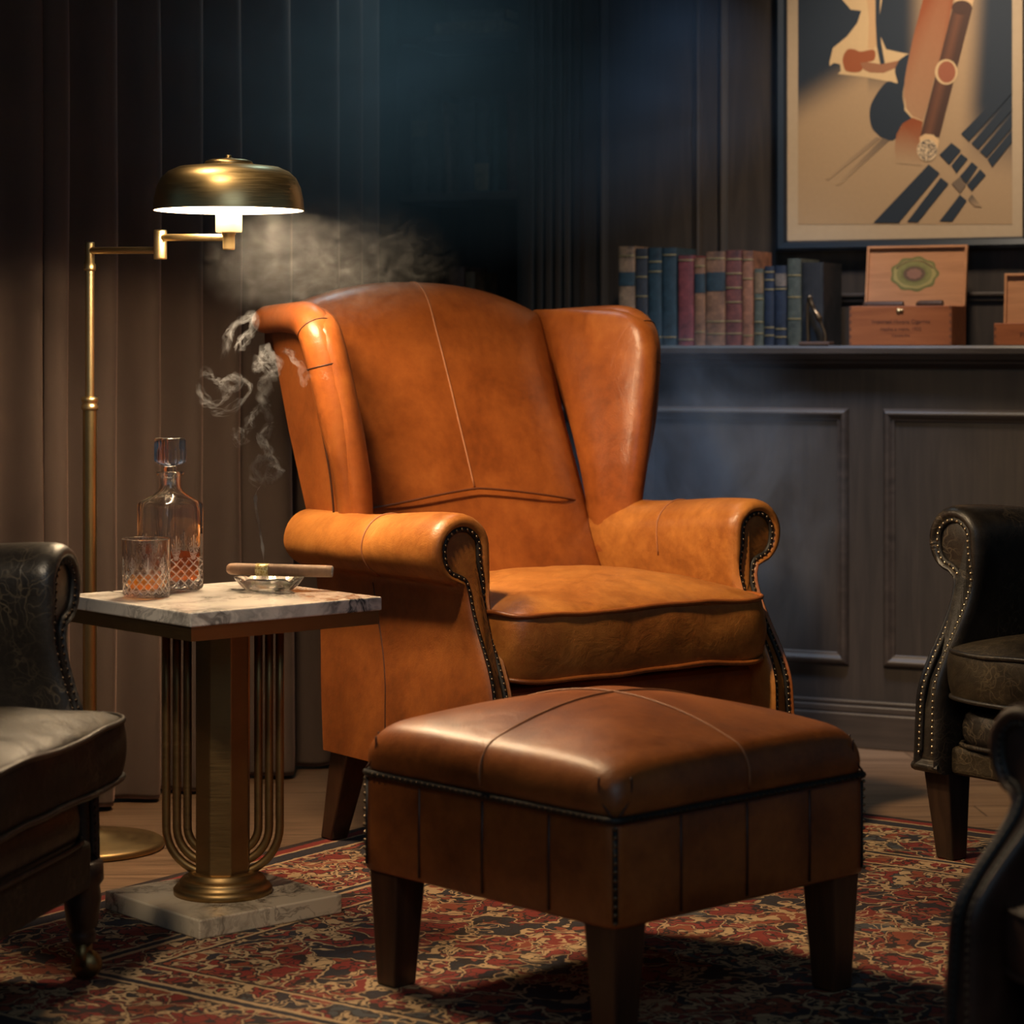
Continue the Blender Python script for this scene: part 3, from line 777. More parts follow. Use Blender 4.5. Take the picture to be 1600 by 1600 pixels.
ash = thing('ashtray', 'clear scalloped glass ashtray under the resting cigar', 'ashtray', on_table(.122, .020), 0)
def ashr(r, z, amp, rn=0):
    out = []
    for j in range(120):
        t = 2*PI*j/120; w = math.cos(8*t)
        out.append(((r+amp*w)*math.cos(t), (r+amp*w)*math.sin(t), z+rn*max(0, math.cos(4*t+PI))**6))
    return out
prof_a = [(.002, 0, 0, 0), (.038, 0, 0, 0), (.046, .002, .001, 0), (.053, .008, .0015, 0), (.060, .016, .002, 0), (.065, .023, .0025, -.004), (.0665, .0265, .0025, -.006), (.064, .028, .002, -.007), (.055, .024, .001, -.004), (.046, .013, 0, 0), (.040, .0085, 0, 0), (.030, .007, 0, 0), (.002, .007, 0, 0)]
g = G(); g.loft([ashr(*p) for p in prof_a]); g.obj('glass_dish', GLASS, ash)

# cigar resting on the ashtray rim
ca_, cb_ = Vector((-.5625, 4.79, ZT+.0405)), Vector((-.352, 4.765, ZT+.0375))
def cigar_mat(name, c1, c2):
    k = N(name); v = k.coord((1, 1, 1)); n = k.noise(k.coord((20, 6, 6)), 8, 5); k.base(k.mix(n.outputs[0], c1, c2)); k.set(Roughness=.6)
    k.nrm(k.bump(n.outputs[0], .3, .002)); return k.mat
CIGAR = cigar_mat('cigar_wrapper', (.25,.135,.075), (.38,.22,.125)); ASH = simple('cigar_ash', (.30,.29,.28), .95, var=.5, scale=300)
TOB = simple('cut_tobacco', (.05,.022,.01), .9, var=.6, scale=400)
cig = thing('cigar', 'brown cigar with gold band lying across the glass ashtray', 'cigar', tuple(ca_), 0)
cd = (cb_-ca_); cl_ = cd.length; cig.rotation_euler = cd.to_track_quat('X', 'Z').to_euler()
g = G(); prof_c = [(0, .0012), (.0012, .006), (.004, .0092), (.009, .0112), (.02, .0118), (.06, .0120), (.12, .0122), (.17, .0120), (cl_-.012, .0118), (cl_-.002, .0116), (cl_, .0110)]
g.tube([(x, 0, 0) for x, r in prof_c], [r for x, r in prof_c], 32); body = g.obj('wrapper', CIGAR, cig, sharp=60)
g = G(); g.tube([(cl_-.0005, 0, 0), (cl_+.0008, 0, 0)], .0098, 24); g.obj('tip', ASH, cig)
GOLDB = N('gold_paper_band'); v = GOLDB.coord((1,1,1)); ck = GOLDB.voro(v, 260)
GOLDB.base(GOLDB.ramp(ck.outputs['Distance'], [(.2, (.45,.30,.07)), (.55, (.80,.66,.28)), (.8, (.85,.74,.42))])); GOLDB.set(Roughness=.4, Metallic=.3)
g = G(); g.tube([(.060, 0, 0), (.0605, 0, 0), (.085, 0, 0), (.0855, 0, 0)], [.0121, .01255, .01265, .0122], 32); g.obj('paper_band', GOLDB.mat, cig)

# ------------------------------------------------------------------ brass swing-arm floor lamp
lamp = thing('floor_lamp', 'brass swing arm floor lamp with round dome shade, lit, by the curtain', 'floor lamp', (-.92, 5.30, 0), 0)
g = G(); g.lathe([(0, 0), (.158, 0), (.162, .004), (.162, .012), (.156, .017), (.128, .020), (.122, .024), (.070, .028), (.062, .034), (.030, .038), (.022, .046), (.018, .060), (0, .060)], 72); g.obj('base', BRASS_D, lamp)
ZJ = 1.302
g = G(); g.tube([(0, 0, .05), (0, 0, .965)], .0152, 24); g.obj('lower_pole', BRASS_M, lamp, sharp=50)
g = G(); g.lathe([(0, .955), (.0175, .955), (.0185, .958), (.0185, .964), (.0165, .966), (.0165, .972), (.0185, .974), (.0175, .982), (.011, .984), (0, .984)], 32); g.obj('collar', BRASS, lamp)
g = G(); g.tube([(0, 0, .98), (0, 0, 1.262)], .0098, 24); g.obj('upper_pole', BRASS, lamp, sharp=50)
g = G(); g.lathe([(0, 1.258), (.0125, 1.258), (.0130, 1.262), (.0130, 1.272), (.0105, 1.275), (.0105, 1.318), (.0095, 1.3205), (0, 1.3205)], 32); g.obj('pole_joint', BRASS, lamp)
J2 = Vector((.178, -.17, 0)); J3 = Vector((.343, -.345, 0))
g = G(); g.tube([(0, 0, ZJ), (J2.x, J2.y, ZJ-.006)], .0075, 18); g.obj('arm', BRASS, lamp, sharp=50)
g = G(); g.lathe([(0, ZJ-.025), (.0135, ZJ-.025), (.014, ZJ-.022), (.014, ZJ+.0345), (.0128, ZJ+.037), (0, ZJ+.037)], 32, 0, J2.x, J2.y); g.obj('elbow_joint', BRASS, lamp)
g = G(); g.tube([(J2.x, J2.y, ZJ+.021), (J3.x, J3.y, ZJ+.013)], .0075, 18); g.obj('arm', BRASS, lamp, sharp=50)
zr = 1.370
g = G(); g.lathe([(0, ZJ-.012), (.0115, ZJ-.012), (.0125, ZJ-.008), (.0125, ZJ+.018), (.0145, ZJ+.020), (.0145, ZJ+.026), (0, ZJ+.026)], 32, 0, J3.x, J3.y); g.obj('socket', BRASS, lamp)
k = N('frosted_bulb_glass'); k.set(Roughness=.5); k.b.inputs['Base Color'].default_value = (.10,.065,.035,1); k.b.inputs['Emission Color'].default_value = (1,.60,.26,1); k.b.inputs['Emission Strength'].default_value = .62  # emission imitates lamp light falling on the socket cover
g = G(); g.lathe([(0, ZJ+.024), (.0262, ZJ+.024), (.0270, ZJ+.027), (.0270, zr+.012), (.0255, zr+.0135), (0, zr+.0135)], 40, 0, J3.x, J3.y); g.obj('bulb_diffuser', k.mat, lamp, sharp=50)
sh = [(.1535, zr), (.1532, zr+.008), (.1512, zr+.025), (.1462, zr+.047), (.137, zr+.066), (.123, zr+.079), (.103, zr+.088), (.070, zr+.0918), (.010, zr+.093)]
g = G(); inn_ = [(r-.0025, z-.0022) for r, z in sh[::-1]]; inn_[-1] = (.1510, zr)
g.loft([[(J3.x+r*math.cos(2*PI*j/96), J3.y+r*math.sin(2*PI*j/96), z) for j in range(96)] for r, z in sh], 0, False, True)
g.loft([[(J3.x+r*math.cos(2*PI*j/96), J3.y+r*math.sin(2*PI*j/96), z) for j in range(96)] for r, z in inn_+[sh[0]]], 1, True, False)
shade = g.obj('lamp_shade', [BRASS, WHITE_IN], lamp)
g = G(); g.lathe([(0, zr+.0925), (.049, zr+.0925), (.050, zr+.096), (.047, zr+.1005), (.036, zr+.104), (.012, zr+.1065), (.006, zr+.108), (.006, zr+.112), (.004, zr+.1135), (0, zr+.1135)], 48, 0, J3.x, J3.y); g.obj('finial_cap', BRASS, shade)
d = bpy.data.lights.new('lamp_bulb', 'POINT'); d.energy = 4.2; d.color = (1, .70, .40); d.shadow_soft_size = .015
for dx, dy in ((.075, 0), (-.0375, .065), (-.0375, -.065)):
    o = bpy.data.objects.new('lamp_bulb', d); COL.objects.link(o); o.parent = lamp; o.location = (J3.x+dx, J3.y+dy, zr+.035)
d = bpy.data.lights.new('lamp_glow', 'AREA'); d.shape = 'DISK'; d.size = .27; d.energy = 14; d.color = (1, .74, .47)
o = bpy.data.objects.new('lamp_glow', d); COL.objects.link(o); o.parent = lamp; o.location = (J3.x, J3.y, zr+.024)

# ------------------------------------------------------------------ curtain
def curtain(name, label, pts, nf, amp, z0, z1, seed):
    rnd = random.Random(seed); n = nf*14; P = catmull([(x, y, 0) for x, y in pts], n+1); g = G(); rows = 26
    ph = [0]
    for i in range(n): ph.append(ph[-1]+2*PI/14*(1+.45*mnoise.noise(Vector((i*.05, seed*3.1, 0)))))
    vs = []; fs = []
    for r in range(rows+1):
        t = r/rows; z = lerp(z0, z1, t)
        for i, p in enumerate(P):
            a = P[max(i-1, 0)]; b = P[min(i+1, n)]; d = (b-a).normalized(); nn = Vector((d.y, -d.x, 0))
            w = math.sin(ph[i]+.35*mnoise.noise(Vector((i*.03, t*1.5, seed)))); w = math.copysign(abs(w)**.8, w)
            A = amp*(.75+.5*mnoise.noise(Vector((i*.06, seed, t*.8))))*(1+.25*(1-t))
            q = p+nn*(w*A+.012*mnoise.noise(Vector((i*.11, t*4, seed))))
            zz = z
            if r == 0: zz = z0+.012*abs(mnoise.noise(Vector((i*.09, seed, 9))))
            vs.append((q.x, q.y, zz))
    m = n+1
    for r in range(rows):
        for i in range(n): fs.append((r*m+i, r*m+i+1, (r+1)*m+i+1, (r+1)*m+i))
    g.add(vs, fs); o = g.obj(name, VELVET); s_ = o.modifiers.new('solid', 'SOLIDIFY'); s_.thickness = .006
    q = o.modifiers.new('sub', 'SUBSURF'); q.levels = 1; q.render_levels = 1
    return tag(o, label, 'curtain')
curtain('curtain', 'brown velvet curtain in deep folds behind the floor lamp', [(-1.085, 5.60), (-.93, 5.80), (-.72, 6.04), (-.50, 6.30), (-.365, 6.62)], 9, .045, .004, 2.86, 3)
curtain('curtain', 'brown velvet curtain at the left edge, behind the black armchair on casters', [(-1.75, 4.95), (-1.45, 5.20), (-1.25, 5.42), (-1.115, 5.60)], 5, .05, .004, 2.86, 8)

# ------------------------------------------------------------------ bookcase with old books, left of the pilaster
def wpt(s, y, z): return (s*WC+y*WS, 7.08-s*WS+y*WC, z)
bc = thing('bookcase', 'dark built-in bookcase in shadow behind the wingback armchair', 'bookcase', wpt(0, UP, 0), WA)
BD = .34
g = G(); g.box(bx0, bx1, BD-.02, BD, .0, 2.88); g.obj('back_panel', WALLWOOD, bc, smooth=False)
for a, b in ((bx0, bx0+.02), (bx1-.02, bx1)):
    g = G(); g.box(a, b, .0, BD-.02, .0, 2.88); g.obj('side_panel', WALLWOOD, bc, smooth=False)
shz = {}
for py in (548, 300, 52): shz[py] = wl(715, py, UP)[1]
for z in list(shz.values())+[.55, 2.5]:
    g = G(); g.box(bx0+.02, bx1-.02, .012, BD-.02, z-.024, z); g.obj('shelf', WALLWOOD_H, bc, smooth=False, bevel=.002)

BOOKM = {}
def book_mat(col):
    if col not in BOOKM:
        k = N('book_cloth'); v = k.coord(); n = k.noise(v, 26, 5, .7)
        k.base(k.ramp(n.outputs[0], [(.32, tuple(c*.30 for c in col)), (.55, col), (.72, tuple(min(1, c*1.7) for c in col))])); k.set(Roughness=.62); k.nrm(k.bump(n.outputs[0], .2, .002)); BOOKM[col] = k.mat
    return BOOKM[col]
PAGES = simple('book_pages', (.42,.34,.22), .9); GILT = simple('gilt_lines', (.42,.30,.13), .45, .6)
def book(label, group, s0, s1, y, z, h, depth, col, labelcol=None, bands=(), tilt=0, lying=False):
    """spine faces the room (-y)"""
    w = s1-s0
    t = thing('book', label, 'book', wpt((s0+s1)/2, y, z), WA, group)
    m = book_mat(col); hw = w/2; g = G()
    sp = []
    for i in range(9): a = PI*i/8; sp.append((-hw*math.cos(a), -min(.007, hw*.5)*math.sin(a)))
    g.loft([[(x, q, zz) for x, q in sp]+[(hw, depth, zz), (hw-.003, depth, zz), (hw-.003, .004, zz), (-hw+.003, .004, zz), (-hw+.003, depth, zz), (-hw, depth, zz)] for zz in (0, h)])
    cv = g.obj('cover', m, t, smooth=False)
    g = G(); g.box(-hw+.003, hw-.003, .004, depth-.004, .004, h-.004); g.obj('pages', PAGES, t, smooth=False)
    if labelcol:
        g = G(); z0, z1 = labelcol[1]*h, labelcol[2]*h
        g.loft([[(x*1.01, q-.0008, zz) for x, q in sp] for zz in (z0, z1)], closed=False); g.obj('spine_label', book_mat(labelcol[0]), t)
    if bands:
        for b in bands:
            g = G(); g.loft([[(x*1.01, q-.0016+abs(x)*.02, b*h+dz) for x, q in sp] for dz in (0, .0035)], closed=False)
            g.obj('gilt_band', GILT, t)
    if tilt:
        t.rotation_euler = (0, tilt, WA)
        if tilt < 0: t.location.z += hw*math.sin(-tilt)
        else: t.location.z += hw*math.sin(tilt)
    if lying:
        t.rotation_mode = 'XYZ'; t.rotation_euler = (0, PI/2, WA); t.location = wpt(s0+lying, y, z+hw) if False else t.location
    return t
grp = 'old books on the ledge'
YB = -.008
TEAL, NAVY, REDB, TANB, BRN, RBR, ORB, GRN, DKB = (.017,.034,.038), (.012,.017,.029), (.16,.030,.026), (.27,.150,.075), (.18,.078,.034), (.13,.034,.022), (.23,.085,.038), (.060,.062,.042), (.014,.012,.011)
BK = [(965, 991, 385, TANB, ((.022,.042,.046), .60, .74), (.1,.9), 'tan book with a teal spine label, first on the ledge beside the armchair'),
      (991.5, 1011, 388, (.03,.028,.028), None, (.3,.5,.7,.9), 'mottled black book with worn spine, between the tan book and the teal pair'),
      (1011.5, 1033, 387, TEAL, None, (.08,.75,.85), 'teal book beside the mottled black one, first of the teal pair'),
      (1033.5, 1056, 387, TEAL, None, (.08,.92), 'teal book next to the plain red one, second of the teal pair'),
      (1058, 1083, 399, REDB, None, (.06,.94), 'plain faded red book without a spine label, beside the teal pair'),
      (1083.5, 1101, 403, (.20,.085,.035), ((.018,.030,.032), .60, .82), (.15,.9), 'narrow tan book with a dark spine label, right of the plain red book'),
      (1101.5, 1132, 393, BRN, ((.018,.030,.032), .58, .78), (.12,.25,.92), 'wide brown book with a dark spine label, tallest of the labelled pair'),
      (1132.5, 1158, 391, RBR, None, (.12,.25,.45,.6,.75,.9), 'oxblood book with many gilt bands, right of the wide brown book'),
      (1158.5, 1176, 392, ORB, None, (.1,.7,.9), 'slim orange brown book between oxblood book and short green one'),
      (1177, 1192, 420, (.07,.07,.045), ((.16,.09,.04), .68, .95), (.15,.3,.6), 'short olive book with a tan spine top, right of the orange brown book'),
      (1193, 1209, 416, NAVY, None, (.12,.22,.7,.82,.92), 'short navy book with pale bands beside the olive one'),
      (1209.5, 1228, 415, NAVY, ((.14,.10,.07), .74, .90), (.1,.2,.7), 'short navy book with pale label, between navy and grey-green books'),
      (1229, 1251, 404, GRN, None, (.3,.55,.8), 'grey-green book at the right end of the coloured row'),
      (1251.5, 1286, 410, DKB, None, (), 'black book in shadow behind the little bronze figurine')]
for a, b, top_, col, lab, bands, lb in BK:
    y = YB
    s0, s1 = wl(a, 540, y)[0], wl(b, 540, y)[0]; h = wl((a+b)/2, top_, y)[1]-1.095
    book(lb, grp, s0+.0006, s1-.0006, y+.008, 1.0953, h, .155+.01*random.random(), col, lab, bands)
# books in the bookcase
YC = UP+.05; g2 = 'dim books in the bookcase'; zc = shz[300]+.0006
def cbook(a, b, top_, col, lb, tilt=0, lab=None):
    s0, s1 = wl(a, 300, YC)[0], wl(b, 300, YC)[0]; h = wl((a+b)/2, top_, YC)[1]-zc
    return book(lb, g2, s0+.0008, s1-.0008, YC, zc, h, .16, col, lab, (), tilt)
cbook(643, 668, 140, (.055,.055,.05), 'grey book on the upper shelf, at the end by the curtain', 0, ((.13,.09,.05), .55, .7))
cbook(668.5, 690, 150, (.035,.04,.04), 'dark grey book on the upper shelf, beside the pale grey one')
cbook(698, 707, 160, (.12,.07,.05), 'thin brown book leaning on the upper bookcase shelf', R(-3.2))
cbook(718, 741, 152, (.03,.035,.04), 'charcoal book on the upper shelf between thin and banded books')
cbook(741.5, 764, 160, (.03,.045,.05), 'dark book with two cream spine bands on the upper shelf', 0, ((.20,.14,.08), .02, .32))
cbook(766, 781, 150, (.015,.05,.05), 'narrow green book on the upper shelf, beside the cream banded one')
cbook(792, 809, 145, (.07,.025,.02), 'dark red book on the upper shelf, closest to the pilaster')
zc = shz[548]+.0006
cbook(702, 726, 417, (.13,.06,.04), 'brown book just above the armchair back, on the low bookcase shelf')
cbook(726.5, 743, 425, (.15,.085,.045), 'shorter tan book on the low bookcase shelf')
# two lying on the top shelf
for i, (a, b, pt, pb, col, lb) in enumerate(((680, 786, 28, 50, (.16,.11,.065), 'cream book lying flat on the top bookcase shelf'), (706, 790, 8, 27, (.07,.06,.05), 'grey book lying on top of the cream one on the top shelf'))):
    s0, s1 = wl(a, 50, YC)[0], wl(b, 50, YC)[0]; z0 = shz[52]+.0006+i*.0425; hh = .041 if i == 0 else .034
    t = thing('book', lb, 'book', wpt((s0+s1)/2, YC, z0), WA, g2)
    hw = (s1-s0)/2; g = G(); g.box(-hw, hw, 0, .15, 0, .003); g.box(-hw, hw, 0, .15, hh-.003, hh)
    sp = [(-.006*math.sin(PI*j/8), hh*j/8) for j in range(9)]
    g.loft([[(x, q, z) for q, z in sp]+[(x, .003, hh), (x, .003, 0)] for x in (-hw, hw)])
    g.obj('cover', book_mat(col), t, smooth=False)
    g = G(); g.box(-hw+.004, hw-.004, .004, .146, .0032, hh-.0032); g.obj('pages', PAGES, t, smooth=False)

# bronze figurine
yF = -.036; s0, s1 = wl(1252, 540, yF)[0], wl(1299, 540, yF)[0]
BRZ = simple('dark_bronze', (.17,.11,.06), .38, .9)
fg = thing('figurine', 'small bronze figurine of a leaning stem on a wooden plinth, beside the black book', 'figurine', wpt((s0+s1)/2, yF, 1.0955), WA)
hw = (s1-s0)/2
g = G(); g.box(-hw, hw, -.022, .024, 0, .010); g.obj('plinth', wood('plinth_wood', (.05,.025,.015), (.085,.042,.026), (.12,.06,.035), .5, 'x'), fg, smooth=False, bevel=.002)
zz = lambda py: wl(1280, py, yF)[1]-1.0955
xx = lambda px: wl(px, 500, yF)[0]-(s0+s1)/2
pts = catmull([(xx(1289.5), 0, .009), (xx(1289), 0, zz(522)), (xx(1284), 0, zz(508)), (xx(1279), 0, zz(496)), (xx(1272), 0, zz(484)), (xx(1268), 0, zz(474)), (xx(1264), 0, zz(463))], 40)
rs = [interp([(0, .0055), (.25, .004), (.42, .0045), (.5, .0095), (.6, .0085), (.72, .0045), (.8, .0065), (.9, .005), (1, .0075)], i/39) for i in range(40)]
g = G(); g.tube(pts, rs, 14); g.obj('stem', BRZ, fg, sub=1)
g = G(); g.tube(catmull([(xx(1262), .004, .009), (xx(1261), .004, zz(505)), (xx(1262), .003, zz(474)), (xx(1266), .002, zz(461))], 20), [.0045]*18+[.006, .003], 10); g.obj('upright', BRZ, fg)

# ------------------------------------------------------------------ cigar boxes
STAMP = simple('brown_stamp_ink', (.075,.024,.012), .8)
def flat_text(txt, size, mat, parent, loc, rot, name):
    c = bpy.data.curves.new(name, 'FONT'); c.body = txt; c.size = size; c.align_x = 'CENTER'; c.align_y = 'CENTER'; c.extrude = .0002
    o = bpy.data.objects.new(name, c); COL.objects.link(o)
    dg = bpy.context.evaluated_depsgraph_get(); me = bpy.data.meshes.new_from_object(o.evaluated_get(dg))
    bpy.data.objects.remove(o); m = bpy.data.objects.new(name, me); COL.objects.link(m); me.materials.clear(); me.materials.append(mat)
    m.parent = parent; m.location = loc; m.rotation_euler = rot; return m
def cigar_box(label, sL, sR, yb, h, dep, lines, emblem, lid_h, lid_tilt, cig_in):
    t = thing('cigar_box', label, 'cigar box', wpt((sL+sR)/2, yb, 1.0955), WA, 'cedar cigar boxes on the ledge')
    w = (sR-sL)/2; tk = .007; g = G()
    g.box(-w, w, 0, tk, 0, h); g.box(-w, w, dep-tk, dep, 0, h); g.box(-w, -w+tk, tk, dep-tk, 0, h); g.box(w-tk, w, tk, dep-tk, 0, h); g.box(-w+tk, w-tk, tk, dep-tk, 0, .007)
    g.obj('box_body', CEDAR, t, smooth=False, bevel=.0015)
    g = G(); n = max(3, int(h/.009))                     # finger joints at the front corners
    for sg in (-1, 1):
        for i in range(0, n, 2): g.box(sg*w-(.0065 if sg > 0 else 0), sg*w+(.0065 if sg < 0 else 0), -.0006, .0005, h*i/n, h*(i+1)/n)
    g.obj('finger_joints', simple('joint_end_grain', (.17,.055,.02), .6), t, smooth=False)
    lid = bpy.data.objects.new('lid', None); COL.objects.link(lid); lid.parent = t; lid.location = (0, dep, h); lid.rotation_euler = (-lid_tilt, 0, 0)
    g = G(); g.box(-w, w, 0, .006, 0, lid_h); g.obj('lid_panel', CEDAR_L, lid, smooth=False, bevel=.001)
    g = G(); r = .007; g.box(-w, -w+r, -.010, 0, 0, lid_h); g.box(w-r, w, -.010, 0, 0, lid_h); g.box(-w+r, w-r, -.010, 0, lid_h-r, lid_h)
    g.obj('lid_rim', CEDAR_L, lid, smooth=False, bevel=.001)
    if emblem:
        def ell(rx, rz, z, y, n=72, wob=0, k=9):
            return [((rx*(1+wob*math.cos(k*2*PI*j/n)))*math.cos(2*PI*j/n)-.006, y, z+(rz*(1+wob*math.cos(k*2*PI*j/n)))*math.sin(2*PI*j/n)) for j in range(n)]
        g = G(); zc_ = lid_h*.54
        for i, (rx, rz, mi, wb) in enumerate(((.067, .048, 0, .05), (.060, .041, 1, .03), (.050, .034, 2, .0), (.038, .026, 0, .05), (.031, .021, 3, .0), (.021, .014, 4, .06))):
            y = -.0006-.0004*i; g.add(ell(rx, rz, zc_, y, wob=wb), [tuple(range(72))], mi)
        for i in range(24):
            a = PI*(.15+.7*i/23); g.add([(p[0]-.006, -.0032, p[1]+zc_) for p in [(.056*math.cos(a+da)*k_, .038*math.sin(a+da)*k_) for da, k_ in ((-.02, .93), (.02, .93), (.02, 1.05), (-.02, 1.05))]], [(0,1,2,3)], 3)
        ems = [simple('emblem_'+n_, c_, .6) for n_, c_ in (('green', (.15,.135,.035)), ('yellow', (.32,.25,.08)), ('lightgreen', (.20,.175,.05)), ('brown', (.11,.06,.03)), ('rose', (.24,.11,.07)))]
        g.obj('printed_emblem', ems, lid, smooth=False)
    g = G(); g.lathe([(0, 0), (.006, 0), (.0065, .002), (.004, .004), (0, .0045)], 20); c1 = g
    c1.v = [(x-.004, -z-.0002, y+h-.013) for x, y, z in c1.v]
    g.box(-.001, .010, -.004, -.0005, h-.015, h-.009); g.obj('brass_clasp', BRASS, t)
    for i, (tx, sz, zf) in enumerate(lines):
        flat_text(tx, sz, STAMP, t, (0.002, -.0004, h*zf), (PI/2, 0, 0), 'stamped_lettering')
    return t, w, dep, h
y0 = -.025
sL, sR = wl(1327, 540, y0)[0], wl(1487, 540, y0)[0]; hB = wl(1400, 478, y0)[1]-1.0955
cb, w, dep, h = cigar_box('open cedar cigar box with green printed emblem inside its raised lid, below the picture', sL, sR, y0, hB, .150,
          [('Imported Havana Cigarros', .0150, .60), ('Hecho a mano, 1922', .0135, .41), ('Corona fina', .0105, .25)], True, .170, R(9), True)
lid_obj = [c for c in cb.children if c.name.startswith('lid')][0]
CIG_D = cigar_mat('dark_cigar_wrapper', (.035,.014,.007), (.075,.032,.016))
for i, (xa, xb, zo) in enumerate(((-.115, .0, .0), (-.105, .01, -.012), (.03, .105, .002))):
    lb = ('long dark cigar just inside the stamped front of the open cedar box', 'long dark cigar deeper in the open cedar box, behind the front one', 'shortest dark cigar of the three in the open cedar box')[i]
    yy = (.035, .068, .05)[i]; L = xb-xa
    t = thing('cigar', lb, 'cigar', wpt((sL+sR)/2+xa, y0+yy, 1.0955+h+.003+zo), WA, 'cigars in the open box')
    g = G(); g.tube([(0, 0, 0), (.003, 0, 0), (.012, 0, 0), (L-.006, 0, 0), (L-.001, 0, 0), (L, 0, 0)], [.002, .007, .0105, .0110, .0105, .009], 20); g.obj('wrapper', CIG_D, t)
sL2 = wl(1553, 540, y0)[0]
cigar_box('smaller open cedar cigar box cut off by the right edge of the photo', sL2, sL2+.20, y0, wl(1570, 505, y0)[1]-1.0955, .115, [('Flor fina', .020, .45)], False, .135, R(5), False)

# ------------------------------------------------------------------ framed picture on the upper wall
YP = UP-.030
def pp(cx, cy, y=YP): return wl(1200+cx/2.6675, cy/2.6675, y)
fx0, fz0 = wl(1214, 394, YP); ix0, iz0 = wl(1230, 375, YP); ix1 = wl(1598, 372, YP)[0]; fx1 = ix1+(ix0-fx0); iz0 = wl(1400, 372.5, YP)[1]; fz0 = iz0-(ix0-fx0)*1.05
FT = 2.42
pic = thing('framed_picture', 'large framed abstract poster of a cigar and geometric stripes on the panelled wall', 'picture', (0, 7.08, 0), WA)
g = G(); fw = ix0-fx0
prof_f = [(0, UP-.0185), (0, YP-.014), (fw*.3, YP-.020), (fw*.8, YP-.014), (fw, YP-.004), (fw, YP+.006)]
secs = []
for sx, sz in ((fx0, fz0), (fx1, fz0), (fx1, FT+fw), (fx0, FT+fw), (fx0, fz0)):
    ax = 1 if sx == fx0 else -1; az = 1 if sz == fz0 else -1; secs.append([(sx+ax*p, q, sz+az*p) for p, q in prof_f])
for a, b in zip(secs, secs[1:]): g.loft([a, b], closed=False)
g.obj('frame', simple('blue_black_lacquer', (.006,.012,.022), .35), pic, sharp=30)
g = G(); g.box(ix0-.004, ix1+.004, YP+.002, YP+.008, iz0-.004, FT+.004)
k = N('mat_board'); nn_ = k.noise(k.coord(), 60, 4); k.base(k.mix(nn_.outputs[0], (.42,.31,.20), (.47,.35,.23))); k.set(Roughness=.7); g.obj('mat_board', k.mat, pic, smooth=False)
# the print: one mesh, printed colours per vertex
av, af, ac = [], [], []
def srgb(c): return tuple(((q/255+.055)/1.055)**2.4 if q > 10 else q/255/12.92 for q in c)
BEI, NVY, CRM, RUS, BRW, GRY, ORG = map(srgb, ((172,142,108), (30,42,56), (206,174,130), (142,70,32), (70,44,34), (112,94,78), (150,80,44)))
def mixc(a, b, t): return tuple(lerp(i, j, t) for i, j in zip(a, b))
layer = [0]
def put(verts, faces, colf):
    b = len(av); layer[0] += 1; y = YP+.0012-.00012*layer[0]
    for cx, cy in verts:
        s_, z = pp(cx, cy); av.append((s_, y, z)); ac.append(colf(cx, cy))
    af.extend(tuple(i+b for i in f) for f in faces)
def poly(pts, col, smooth_n=0):
    if smooth_n:
        c = catmull([(x, y, 0) for x, y in pts], smooth_n, True); pts = [(p.x, p.y) for p in c]
    if callable(col):                                     # fine enough strips for a graded print colour
        ys = [p[1] for p in pts]; put(pts, [tuple(range(len(pts)))], col)
    else: put(pts, [tuple(range(len(pts)))], lambda x, y: col)
TOPC = -420
def bg(x, y):
    m1 = 1-sm(-90, 110, y-(430-.62*(x-130)))
    if x > 420: m1 = (1-sm(560, 690, x))*(1-sm(230, 420, y))*1.0 if y > -9999 else 0
    m1 = max(m1, (1-sm(560, 690, x))*(1-sm(180, 360, y-.0*x)) if 330 < x else 0)
    m2 = sm(820, 930, x+.06*y)*(1-sm(420, 760, y-.25*(x-900)))
    c = mixc(BEI, NVY, max(0, min(1, max(m1, m2)))); return c
nx, ny = 60, 90; vs = [(125+892*i/nx, TOPC+(935-TOPC)*j/ny) for j in range(ny+1) for i in range(nx+1)]
put(vs, [(j*(nx+1)+i, j*(nx+1)+i+1, (j+1)*(nx+1)+i+1, (j+1)*(nx+1)+i) for j in range(ny) for i in range(nx)], bg)
poly([(300,TOPC+60), (560,TOPC+60), (520,-150), (475,0), (460,90), (468,150), (492,205), (545,217), (588,225), (560,240), (530,262), (528,300), (540,347), (490,337), (400,320), (290,308), (303,295), (300,268), (275,262), (256,275), (256,258), (270,200), (330,150), (372,95), (388,45), (345,40), (310,0), (285,-120)], CRM)
poly([(420,TOPC+60), (470,TOPC+60), (440,-60), (448,60), (455,180), (440,205), (415,200), (420,80), (405,-60)], srgb((200,160,116)))
poly([(446,-120), (472,-120), (466,30), (464,100), (472,180), (487,266), (468,268), (453,190), (448,90)], NVY)
poly([(312,240), (330,207), (358,205), (385,215), (442,208), (442,250), (405,262), (385,298), (330,298), (315,275)], ORG, 40)
poly([(384,262), (410,258), (470,268), (545,252), (528,285), (480,304), (425,302), (398,290)], srgb((150,100,70)))
poly([(584,226), (545,262), (530,300), (541,347), (497,340), (450,395), (424,455), (430,525), (455,558), (488,582), (530,580), (556,520), (600,492), (568,440), (562,380), (585,290)], NVY, 70)
def gg(x, y): return mixc(RUS, srgb((168,126,92)), sm(20, 480, y))
poly([(665,TOPC+200), (790,TOPC+200), (785,-60), (722,250), (690,335), (668,430), (645,505), (600,488), (572,455), (565,395), (570,330), (580,270), (592,215), (605,155), (625,80), (645,0)], gg)
poly([(571,400), (575,450), (602,485), (645,503), (644,509), (598,492), (568,458)], CRM)
poly([(602,490), (645,506), (636,580), (640,640), (640,690), (534,680), (528,620), (535,560), (560,515)], lambda x, y: mixc(RUS, BEI, sm(540, 670, y)))
